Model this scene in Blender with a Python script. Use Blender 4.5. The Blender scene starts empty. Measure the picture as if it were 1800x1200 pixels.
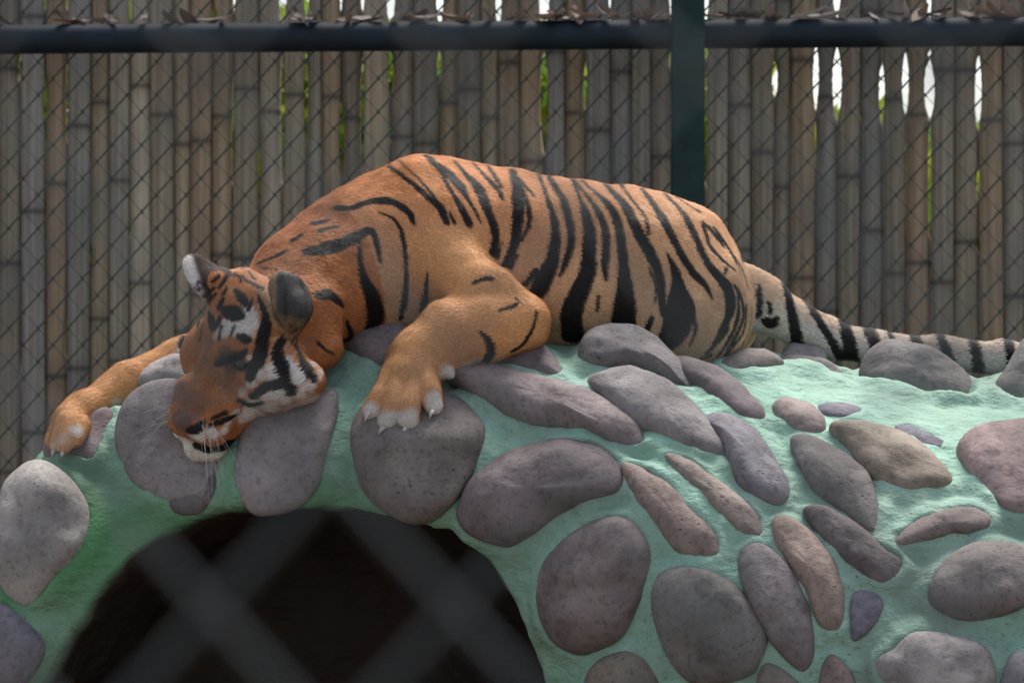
import bpy, bmesh, math, random
import numpy as np
from mathutils import Vector
from mathutils.bvhtree import BVHTree

random.seed(7)
rng = np.random.default_rng(7)
scene = bpy.context.scene
COL = scene.collection

# ------------------------------------------------------------------ camera, sky, sun, exposure
CD, S0, ZC = 9.0, 0.00125, 1.30          # camera distance, metres per photo pixel at the animal, camera height
cam_d = bpy.data.cameras.new('camera')
cam = bpy.data.objects.new('camera', cam_d)
COL.objects.link(cam)
cam.location = (0, -CD, ZC)
cam.rotation_euler = (math.radians(90), 0, 0)
cam_d.sensor_width = 36.0
cam_d.lens = 36.0 * CD / (1800 * S0)
cam_d.clip_start = 0.05
cam_d.clip_end = 500
cam_d.dof.use_dof = True
cam_d.dof.focus_distance = 8.62
cam_d.dof.aperture_fstop = cam_d.lens / 18.5
cam_d.dof.aperture_blades = 0
scene.camera = cam

world = bpy.data.worlds.new('World')
scene.world = world
world.use_nodes = True
wn = world.node_tree
sky = wn.nodes.new('ShaderNodeTexSky')
sky.sky_type = 'NISHITA'
sky.sun_disc = False
SUN_EL, SUN_AZ = 64.0, 25.0             # azimuth clockwise from +Y seen from above
sky.sun_elevation = math.radians(SUN_EL)
sky.sun_rotation = math.radians(SUN_AZ)
sky.air_density = 1.0
sky.dust_density = 2.0
sky.ozone_density = 1.0
bgn = wn.nodes['Background']
bgn.inputs['Strength'].default_value = 0.068
hs = wn.nodes.new('ShaderNodeHueSaturation')          # thin overcast: the blue is washed out
hs.inputs['Saturation'].default_value = 0.5
wn.links.new(sky.outputs[0], hs.inputs['Color'])
wn.links.new(hs.outputs[0], bgn.inputs['Color'])

sun_d = bpy.data.lights.new('sun', 'SUN')
sun_d.energy = 1.5
sun_d.angle = math.radians(25)
sun_d.color = (1.0, 0.95, 0.88)
sun = bpy.data.objects.new('sun', sun_d)
COL.objects.link(sun)
el, az = math.radians(SUN_EL), math.radians(SUN_AZ)
sdir = Vector((math.sin(az) * math.cos(el), math.cos(az) * math.cos(el), math.sin(el)))
sun.rotation_euler = sdir.to_track_quat('Z', 'Y').to_euler()
sun.location = (0, 0, 8)

scene.view_settings.view_transform = 'Standard'
scene.view_settings.look = 'None'
scene.view_settings.gamma = 1.0
scene.view_settings.exposure = 1.75
scene.cycles.max_bounces = 6

# ------------------------------------------------------------------ helpers
def W(px, py, y=0.0):
    """photo-survey coordinates (pixels) at depth y -> metres"""
    k = (CD + y) / CD * S0
    return np.array([(px - 900) * k, y, ZC + (600 - py) * k])

def lin(r, g, b):
    f = lambda c: (c / 255 / 12.92) if c <= 10 else ((c / 255 + 0.055) / 1.055) ** 2.4
    return np.array([f(r), f(g), f(b)])

def vnoise(p, seed=0):
    """smooth value noise, p (n,3) -> (n,) in -1..1"""
    p = np.asarray(p, dtype=np.float64)
    i = np.floor(p).astype(np.int64)
    f = p - i
    f = f * f * (3 - 2 * f)
    out = np.zeros(len(p))
    for dx in (0, 1):
        for dy in (0, 1):
            for dz in (0, 1):
                h = ((i[:, 0] + dx) * 73856093) ^ ((i[:, 1] + dy) * 19349663) ^ ((i[:, 2] + dz) * 83492791) ^ (seed * 2654435761 + 12345)
                h = (h ^ (h >> 13)) * 1274126177 & 0x7fffffff
                h = (h ^ (h >> 16)) & 0xffff
                w = (f[:, 0] if dx else 1 - f[:, 0]) * (f[:, 1] if dy else 1 - f[:, 1]) * (f[:, 2] if dz else 1 - f[:, 2])
                out += w * (h / 32767.5 - 1)
    return out

def fnoise(p, seed=0, octv=3):
    o = np.zeros(len(p)); a = 1.0
    for k in range(octv):
        o += a * vnoise(p * (2.03 ** k) + 17.3 * k, seed + k); a *= 0.5
    return o

def mesh_np(name, verts, faces, smooth=True):
    """verts (n,3); faces (m,3) or (m,4) int array, or a list of index lists"""
    me = bpy.data.meshes.new(name)
    if isinstance(faces, np.ndarray):
        n, k = faces.shape
        me.vertices.add(len(verts)); me.vertices.foreach_set('co', np.ascontiguousarray(verts, dtype=np.float32).ravel())
        me.loops.add(n * k); me.loops.foreach_set('vertex_index', faces.astype(np.int32).ravel())
        me.polygons.add(n)
        me.polygons.foreach_set('loop_start', np.arange(0, n * k, k, dtype=np.int32))
        me.polygons.foreach_set('loop_total', np.full(n, k, dtype=np.int32))
        me.update(calc_edges=True)
    else:
        me.from_pydata([tuple(v) for v in verts], [], faces)
        me.update()
    if smooth:
        me.polygons.foreach_set('use_smooth', np.ones(len(me.polygons), dtype=bool))
    return me

def set_attr(me, name, vals, typ='FLOAT_COLOR'):
    a = me.attributes.new(name, typ, 'POINT')
    vals = np.asarray(vals, dtype=np.float32)
    if typ == 'FLOAT_COLOR':
        c = np.ones((len(vals), 4), dtype=np.float32); c[:, :3] = vals
        a.data.foreach_set('color', c.ravel())
    else:
        a.data.foreach_set('value', vals.ravel())

def obj(name, me, mat=None, parent=None, loc=None, label=None, cat=None, group=None, kind=None, color=None):
    o = bpy.data.objects.new(name, me)
    COL.objects.link(o)
    if mat is not None and me is not None and len(me.materials) == 0:
        me.materials.append(mat)
    if parent is not None: o.parent = parent
    if loc is not None: o.location = loc
    if label: o['label'] = label
    if cat: o['category'] = cat
    if group: o['group'] = group
    if kind: o['kind'] = kind
    if color is not None: o.color = (color[0], color[1], color[2], 1)
    return o

def tube(pts, rad, sides=8, cap=True):
    """swept tube along pts, radius scalar or list"""
    pts = np.asarray(pts, dtype=float); n = len(pts)
    rad = np.full(n, rad) if np.isscalar(rad) else np.asarray(rad, dtype=float)
    t = np.gradient(pts, axis=0); t /= np.linalg.norm(t, axis=1)[:, None] + 1e-12
    ref = np.array([0.0, 1.0, 0.0]) if abs(t[:, 1]).mean() < 0.8 else np.array([1.0, 0, 0])
    u = np.cross(t, ref); u /= np.linalg.norm(u, axis=1)[:, None] + 1e-12
    v = np.cross(t, u)
    a = np.linspace(0, 2 * math.pi, sides, endpoint=False)
    V = (pts[:, None] + rad[:, None, None] * (np.cos(a)[None, :, None] * u[:, None] + np.sin(a)[None, :, None] * v[:, None])).reshape(-1, 3)
    F = []
    for i in range(n - 1):
        for j in range(sides):
            k = (j + 1) % sides
            F.append([i * sides + j, i * sides + k, (i + 1) * sides + k, (i + 1) * sides + j])
    if cap:
        F.append(list(range(sides))[::-1]); F.append([(n - 1) * sides + j for j in range(sides)])
    return V, F

def surface_nets(F, origin, h):
    """isosurface F=0 (inside negative) of a regular grid -> verts, quads"""
    S = F < 0
    nx, ny, nz = F.shape
    corners = [(0,0,0),(1,0,0),(0,1,0),(1,1,0),(0,0,1),(1,0,1),(0,1,1),(1,1,1)]
    cnt = np.zeros((nx-1, ny-1, nz-1), dtype=np.uint8)
    for c in corners:
        cnt += S[c[0]:nx-1+c[0], c[1]:ny-1+c[1], c[2]:nz-1+c[2]]
    act = (cnt > 0) & (cnt < 8)
    I = np.argwhere(act)
    idx = np.full(act.shape, -1, dtype=np.int64)
    idx[act] = np.arange(len(I))
    val = [F[I[:,0]+c[0], I[:,1]+c[1], I[:,2]+c[2]].astype(np.float64) for c in corners]
    acc = np.zeros((len(I), 3)); num = np.zeros(len(I))
    for a in range(8):
        for b in range(a+1, 8):
            d = np.array(corners[b]) - np.array(corners[a])
            if np.abs(d).sum() != 1: continue
            m = (val[a] < 0) != (val[b] < 0)
            t = np.where(m, val[a] / (val[a] - val[b] + 1e-20), 0)
            acc += np.where(m[:, None], np.array(corners[a])[None] + t[:, None] * d[None], 0)
            num += m
    verts = (I + acc / num[:, None]) * h + np.array(origin)
    quads = []
    for ax in range(3):
        sl0 = [slice(None)]*3; sl1 = [slice(None)]*3
        sl0[ax] = slice(0, -1); sl1[ax] = slice(1, None)
        A, B = S[tuple(sl0)], S[tuple(sl1)]
        E = np.argwhere(A != B)
        o1, o2 = [(1,2),(2,0),(0,1)][ax]
        ok = (E[:,o1] > 0) & (E[:,o2] > 0) & (E[:,o1] < F.shape[o1]-1) & (E[:,o2] < F.shape[o2]-1)
        E = E[ok]
        q = []
        for (p, r) in ((1,1),(0,1),(0,0),(1,0)):
            c = E.copy(); c[:,o1] -= p; c[:,o2] -= r
            q.append(idx[c[:,0], c[:,1], c[:,2]])
        q = np.stack(q, 1)
        flip = ~A[E[:,0], E[:,1], E[:,2]]
        q[flip] = q[flip][:, ::-1]
        quads.append(q)
    return verts, np.concatenate(quads)

def relax(V, Q, it=2, f=0.5):
    e = np.concatenate([Q[:, [0,1]], Q[:, [1,2]], Q[:, [2,3]], Q[:, [3,0]]])
    n = np.bincount(e[:,0], minlength=len(V)) + np.bincount(e[:,1], minlength=len(V))
    for _ in range(it):
        s = np.zeros_like(V)
        for k in range(3):
            s[:,k] = np.bincount(e[:,0], weights=V[e[:,1],k], minlength=len(V)) + np.bincount(e[:,1], weights=V[e[:,0],k], minlength=len(V))
        V = V * (1-f) + f * s / n[:,None]
    return V

def vnormals(V, Q):
    n = np.cross(V[Q[:,2]] - V[Q[:,0]], V[Q[:,3]] - V[Q[:,1]])
    N = np.zeros_like(V)
    for k in range(3):
        for c in range(4):
            N[:,k] += np.bincount(Q[:,c], weights=n[:,k], minlength=len(V))
    return N / (np.linalg.norm(N, axis=1)[:,None] + 1e-12)

def catmull(P, n, closed=False):
    P = np.asarray(P, dtype=float); m = len(P)
    out = []
    segs = m if closed else m - 1
    for i in range(segs):
        g = (lambda k: P[k % m]) if closed else (lambda k: P[min(max(k, 0), m-1)])
        p0, p1, p2, p3 = g(i-1), g(i), g(i+1), g(i+2)
        for t in np.linspace(0, 1, n, endpoint=False):
            out.append(0.5 * ((2*p1) + (-p0+p2)*t + (2*p0-5*p1+4*p2-p3)*t*t + (-p0+3*p1-3*p2+p3)*t**3))
    if not closed: out.append(P[-1])
    return np.array(out)

# ------------------------------------------------------------------ materials
class Mat:
    def __init__(s, name, rough=0.8, spec=0.3):
        s.m = bpy.data.materials.new(name); s.m.use_nodes = True
        s.t = s.m.node_tree; s.b = s.t.nodes['Principled BSDF']
        s.b.inputs['Roughness'].default_value = rough
        s.b.inputs['Specular IOR Level'].default_value = spec
    def n(s, typ, **kw):
        x = s.t.nodes.new(typ)
        for k, v in kw.items():
            if k in x.inputs: x.inputs[k].default_value = v
            else: setattr(x, k, v)
        return x
    def l(s, a, b): s.t.links.new(a, b)
    def noise(s, scale, detail=4, rough=0.55, vec=None):
        x = s.n('ShaderNodeTexNoise'); x.inputs['Scale'].default_value = scale
        x.inputs['Detail'].default_value = detail; x.inputs['Roughness'].default_value = rough
        s.l(vec if vec is not None else s.co(), x.inputs['Vector']); return x.outputs['Fac']
    def co(s):
        if not hasattr(s, '_co'): s._co = s.n('ShaderNodeTexCoord').outputs['Object']
        return s._co
    def scaled(s, v):
        x = s.n('ShaderNodeMapping'); x.inputs['Scale'].default_value = v
        s.l(s.co(), x.inputs['Vector']); return x.outputs[0]
    def ramp(s, fac, stops):
        x = s.n('ShaderNodeValToRGB'); cr = x.color_ramp
        while len(cr.elements) < len(stops): cr.elements.new(0.5)
        for e, (p, c) in zip(cr.elements, stops):
            e.position = p; e.color = (c[0], c[1], c[2], 1) if hasattr(c, '__len__') else (c, c, c, 1)
        s.l(fac, x.inputs[0]); return x.outputs[0]
    def mix(s, fac, a, b, mode='MIX'):
        x = s.n('ShaderNodeMix'); x.data_type = 'RGBA'; x.blend_type = mode
        for sock, v in ((x.inputs[0], fac), (x.inputs[6], a), (x.inputs[7], b)):
            if isinstance(v, bpy.types.NodeSocket): s.l(v, sock)
            elif hasattr(v, '__len__'): sock.default_value = (v[0], v[1], v[2], 1)
            else: sock.default_value = v
        return x.outputs[2]
    def attr(s, name):
        x = s.n('ShaderNodeAttribute'); x.attribute_name = name; return x
    def objcol(s): return s.n('ShaderNodeObjectInfo').outputs['Color']
    def objrand(s): return s.n('ShaderNodeObjectInfo').outputs['Random']
    def math(s, op, a, b):
        x = s.n('ShaderNodeMath'); x.operation = op
        for sock, v in ((x.inputs[0], a), (x.inputs[1], b)):
            if isinstance(v, bpy.types.NodeSocket): s.l(v, sock)
            else: sock.default_value = v
        return x.outputs[0]
    def bump(s, h, strength=0.4, dist=0.01, chain=None):
        x = s.n('ShaderNodeBump'); x.inputs['Strength'].default_value = strength; x.inputs['Distance'].default_value = dist
        s.l(h, x.inputs['Height'])
        if chain is not None: s.l(chain, x.inputs['Normal'])
        return x.outputs[0]
    def base(s, c):
        if isinstance(c, bpy.types.NodeSocket): s.l(c, s.b.inputs['Base Color'])
        else: s.b.inputs['Base Color'].default_value = (c[0], c[1], c[2], 1)
    def normal(s, x): s.l(x, s.b.inputs['Normal'])

def mat_mortar():
    M = Mat('mint_mortar', 0.75, 0.25)
    a = M.attr('tint')
    n1 = M.noise(6, 5); n2 = M.noise(55, 4); n3 = M.noise(19, 6, 0.65)
    c = M.mix(M.ramp(n1, [(0.3, 0.0), (0.7, 1.0)]), a.outputs['Color'], M.mix(1.0, a.outputs['Color'], (0.80, 0.88, 0.84), 'MULTIPLY'))
    c = M.mix(M.ramp(n3, [(0.58, 0.0), (0.78, 0.45)]), c, M.mix(1.0, c, (0.55, 0.60, 0.52), 'MULTIPLY'))
    c = M.mix(M.ramp(n2, [(0.35, 0.25), (0.6, 0.0)]), c, M.mix(1.0, c, (0.7, 0.75, 0.7), 'MULTIPLY'))
    n4 = M.noise(130, 3, 0.6); n5 = M.noise(3.5, 5, 0.7)
    spk = M.math('MULTIPLY', M.ramp(n4, [(0.60, 0.0), (0.70, 0.8)]), M.ramp(n5, [(0.42, 0.0), (0.62, 1.0)]))
    c = M.mix(spk, c, M.mix(1.0, c, (0.25, 0.18, 0.16), 'MULTIPLY'))
    c = M.mix(M.ramp(M.noise(2.2, 6, 0.7), [(0.45, 0.0), (0.70, 0.8)]), c, M.mix(1.0, c, (0.80, 0.64, 0.66), 'MULTIPLY'))
    M.base(c)
    st = M.noise(1, 4, 0.6, M.scaled((24, 30, 46)))
    M.normal(M.bump(n2, 0.6, 0.008, M.bump(st, 0.8, 0.012)))
    return M.m

def mat_stone():
    M = Mat('river_stone', 0.82, 0.25)
    off = M.n('ShaderNodeVectorMath'); off.operation = 'ADD'
    r = M.n('ShaderNodeObjectInfo')
    sc = M.math('MULTIPLY', r.outputs['Random'], 37.0)
    M.l(M.co(), off.inputs[0]); M.l(sc, off.inputs[1])
    v = off.outputs[0]
    n1 = M.noise(9, 4, 0.6, v); n2 = M.noise(70, 5, 0.6, v); n3 = M.noise(240, 2, 0.5, v)
    vo = M.n('ShaderNodeTexVoronoi'); vo.inputs['Scale'].default_value = 60; M.l(v, vo.inputs['Vector'])
    pat = M.math('ADD', M.noise(11, 2, 0.5, v), M.math('MULTIPLY', M.math('SUBTRACT', r.outputs['Random'], 0.45), 0.22))
    pore = M.math('MULTIPLY', M.ramp(vo.outputs['Distance'], [(0.06, 1.0), (0.20, 0.0)]), M.ramp(pat, [(0.54, 0.0), (0.68, 1.0)]))
    base = r.outputs['Color']
    c = M.mix(M.ramp(n1, [(0.30, 0.0), (0.62, 1.0)]), M.mix(1.0, base, (0.58, 0.56, 0.57), 'MULTIPLY'), M.mix(1.0, base, (1.15, 1.12, 1.12), 'MULTIPLY'))
    c = M.mix(M.ramp(n2, [(0.34, 0.6), (0.48, 0.0)]), c, M.mix(1.0, c, (0.5, 0.48, 0.5), 'MULTIPLY'))
    c = M.mix(M.ramp(n3, [(0.5, 0.0), (0.75, 0.35)]), c, M.mix(1.0, c, (1.5, 1.45, 1.4), 'MULTIPLY'))
    c = M.mix(M.math('MULTIPLY', pore, 0.85), c, (0.03, 0.028, 0.028))
    M.base(c)
    b1 = M.bump(M.math('SUBTRACT', n2, pore), 0.5, 0.006)
    M.normal(M.bump(n3, 0.25, 0.002, b1))
    return M.m

def mat_bamboo():
    M = Mat('weathered_bamboo', 0.75, 0.2)
    r = M.n('ShaderNodeObjectInfo')
    band = M.attr('band').outputs['Fac']
    st = M.noise(1, 5, 0.6, M.scaled((60, 60, 1.6)))
    n1 = M.noise(4, 4)
    base = r.outputs['Color']
    c = M.mix(M.ramp(st, [(0.35, 0.0), (0.65, 1.0)]), M.mix(1.0, base, (0.62, 0.58, 0.55), 'MULTIPLY'), base)
    c = M.mix(M.ramp(n1, [(0.4, 0.0), (0.7, 0.5)]), c, M.mix(1.0, c, (0.75, 0.72, 0.85), 'MULTIPLY'))
    c = M.mix(band, c, (0.035, 0.03, 0.032))
    M.base(c)
    M.normal(M.bump(st, 0.2, 0.003))
    return M.m

def mat_simple(name, c, rough=0.6, spec=0.4, nscale=20, var=0.25, metal=0.0):
    M = Mat(name, rough, spec)
    n = M.noise(nscale, 4)
    c = np.array(c)
    M.base(M.ramp(n, [(0.3, c * (1 - var)), (0.7, c * (1 + var))]))
    M.b.inputs['Metallic'].default_value = metal
    M.normal(M.bump(n, 0.15, 0.002))
    return M.m

def mat_leaf(name, trans=0.35):
    M = Mat(name, 0.55, 0.35)
    a = M.attr('tint')
    M.base(a.outputs['Color'])
    tr = M.n('ShaderNodeBsdfTranslucent'); M.l(a.outputs['Color'], tr.inputs['Color'])
    mx = M.n('ShaderNodeMixShader'); mx.inputs[0].default_value = trans
    out = M.t.nodes['Material Output']
    M.l(M.b.outputs[0], mx.inputs[1]); M.l(tr.outputs[0], mx.inputs[2]); M.l(mx.outputs[0], out.inputs['Surface'])
    return M.m

def mat_coat(name, rough=0.75, spec=0.2, bump=True):
    M = Mat(name, rough, spec)
    a = M.attr('coat')
    if bump:
        n = M.noise(260, 3); c = M.mix(M.ramp(n, [(0.3, 0.25), (0.6, 0.0)]), a.outputs['Color'], M.mix(1.0, a.outputs['Color'], (0.6, 0.55, 0.5), 'MULTIPLY'))
        M.base(c); M.normal(M.bump(n, 0.3, 0.003))
    else:
        M.base(a.outputs['Color'])
    return M.m

# ------------------------------------------------------------------ ground
g = 120.0
gx = np.linspace(-1, 1, 41); gx = np.sign(gx) * np.abs(gx) ** 2.2 * g
GV = np.array([[x, y, 0.02 * math.sin(x * 1.3) * math.cos(y * 0.9) - 0.02] for y in gx for x in gx])
GF = np.array([[j*41+i, j*41+i+1, (j+1)*41+i+1, (j+1)*41+i] for j in range(40) for i in range(40)])
Mg = Mat('packed_earth', 0.95, 0.1)
Mg.base(Mg.ramp(Mg.noise(3, 6), [(0.3, (0.10, 0.075, 0.05)), (0.7, (0.19, 0.15, 0.11))]))
Mg.normal(Mg.bump(Mg.noise(30, 5), 0.6, 0.02))
obj('ground', mesh_np('ground', GV, GF), Mg.m, kind='structure')

# ------------------------------------------------------------------ stone den: shape of the shell
YR = 0.15
_px = [-260,-170,-110,-60,0,60,110,200,310,420,520,650,850,1000,1150,1250,1350,1450,1600,1800,2000,2150,2300,2380,2450]
_py = [1700,1500,1200,1000,862,795,755,688,640,600,578,566,566,569,588,608,634,648,655,660,672,700,800,1100,1700]
_rx = np.array([(p - 900) * S0 * 1.0167 for p in _px]); _rz = np.array([ZC + (600 - q) * S0 * 1.0167 for q in _py])
_fx = np.linspace(_rx[0], _rx[-1], 600)
_k = np.hanning(41); _k /= _k.sum()
def _sm(v): return np.convolve(np.pad(v, 20, mode='edge'), _k, 'valid')
_fz = _sm(np.interp(_fx, _rx, _rz))
_fa = _sm(np.interp(_fx, [(p-900)*S0 for p in (0, 500, 900, 1200, 1500, 1800)], [0.50, 0.54, 0.64, 0.86, 1.0, 1.05]))
_fb = _sm(np.interp(_fx, [(p-900)*S0 for p in (0, 500, 900, 1200, 1500, 1800)], [0.44, 0.42, 0.50, 0.64, 0.74, 0.78]))
def shell(x, y, z):
    zt = np.interp(x, _fx, _fz); a = np.interp(x, _fx, _fa); b = np.interp(x, _fx, _fb)
    a = np.where(y > YR, 0.55, a)
    u = (YR - y) / a; v = np.maximum(z - (zt - b), 0) / b
    return (np.sqrt(u*u + v*v) - 1) * np.minimum(a, b)
_arch = [(45,1500),(62,1250),(90,1180),(150,1090),(232,990),(300,945),(400,912),(500,904),(600,908),(700,914),(770,934),(840,978),(895,1045),(940,1120),(972,1195),(985,1250),(1000,1500)]
_ap = np.array([W(p, q, -0.40)[[0, 2]] for p, q in _arch])
_ac = W(530, 1210, -0.40)[[0, 2]]
_ang = np.arctan2(_ap[:,1]-_ac[1], _ap[:,0]-_ac[0]); _ang[0] = min(_ang[0] % (2*math.pi), 4.2); _ang = _ang % (2*math.pi); _ang[-1] -= 2*math.pi; _ang[-2] = _ang[-2] if _ang[-2] < 3.2 else _ang[-2]-2*math.pi
_ar = np.linalg.norm(_ap - _ac, axis=1); _o = np.argsort(_ang); _ang, _ar = _ang[_o], _ar[_o]
AX0, AX1 = _ap[0,0], _ap[-1,0]
def tunnel(x, y, z):
    xs = x - 0.28 * (y + 0.40)
    dx, dz = xs - _ac[0], z - _ac[1]
    th = np.arctan2(dz, dx); th = np.where(th < -math.pi/2, th + 2*math.pi, th)
    d = np.hypot(dx, dz) - np.interp(th, _ang, _ar)
    low = np.maximum(AX0 - xs, xs - AX1)
    d = np.where(dz < -0.15, low, d)
    return np.maximum(d, y - 0.10)

def hit(px, py, off=0.0):
    """where the survey line through (px,py) meets the shell; y nan when it passes above"""
    px = np.atleast_1d(np.asarray(px, float)); py = np.atleast_1d(np.asarray(py, float))
    ys = np.linspace(-1.1, YR, 626)
    k = (CD + ys)[None] / CD * S0
    X = (px - 900)[:, None] * k; Z = ZC + (600 - py)[:, None] * k
    f = shell(X, np.broadcast_to(ys[None], X.shape), Z) - off
    neg = f < 0
    i = np.argmax(neg, 1); ok = neg.any(1); i = np.clip(i, 1, None)
    r = np.arange(len(px)); f0, f1 = f[r, i-1], f[r, i]
    y = ys[i-1] + (ys[1]-ys[0]) * f0 / (f0 - f1 + 1e-12)
    y = np.where(ok, y, np.nan)
    kk = (CD + y) / CD * S0
    return np.stack([(px-900)*kk, y, ZC + (600-py)*kk], 1)

def shell_n(P):
    P = np.atleast_2d(P); e = 0.004
    f = lambda d: shell(P[:,0]+d[0], P[:,1]+d[1], P[:,2]+d[2])
    n = np.stack([f((e,0,0))-f((-e,0,0)), f((0,e,0))-f((0,-e,0)), f((0,0,e))-f((0,0,-e))], 1)
    return n / (np.linalg.norm(n, axis=1)[:,None] + 1e-12)

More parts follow.
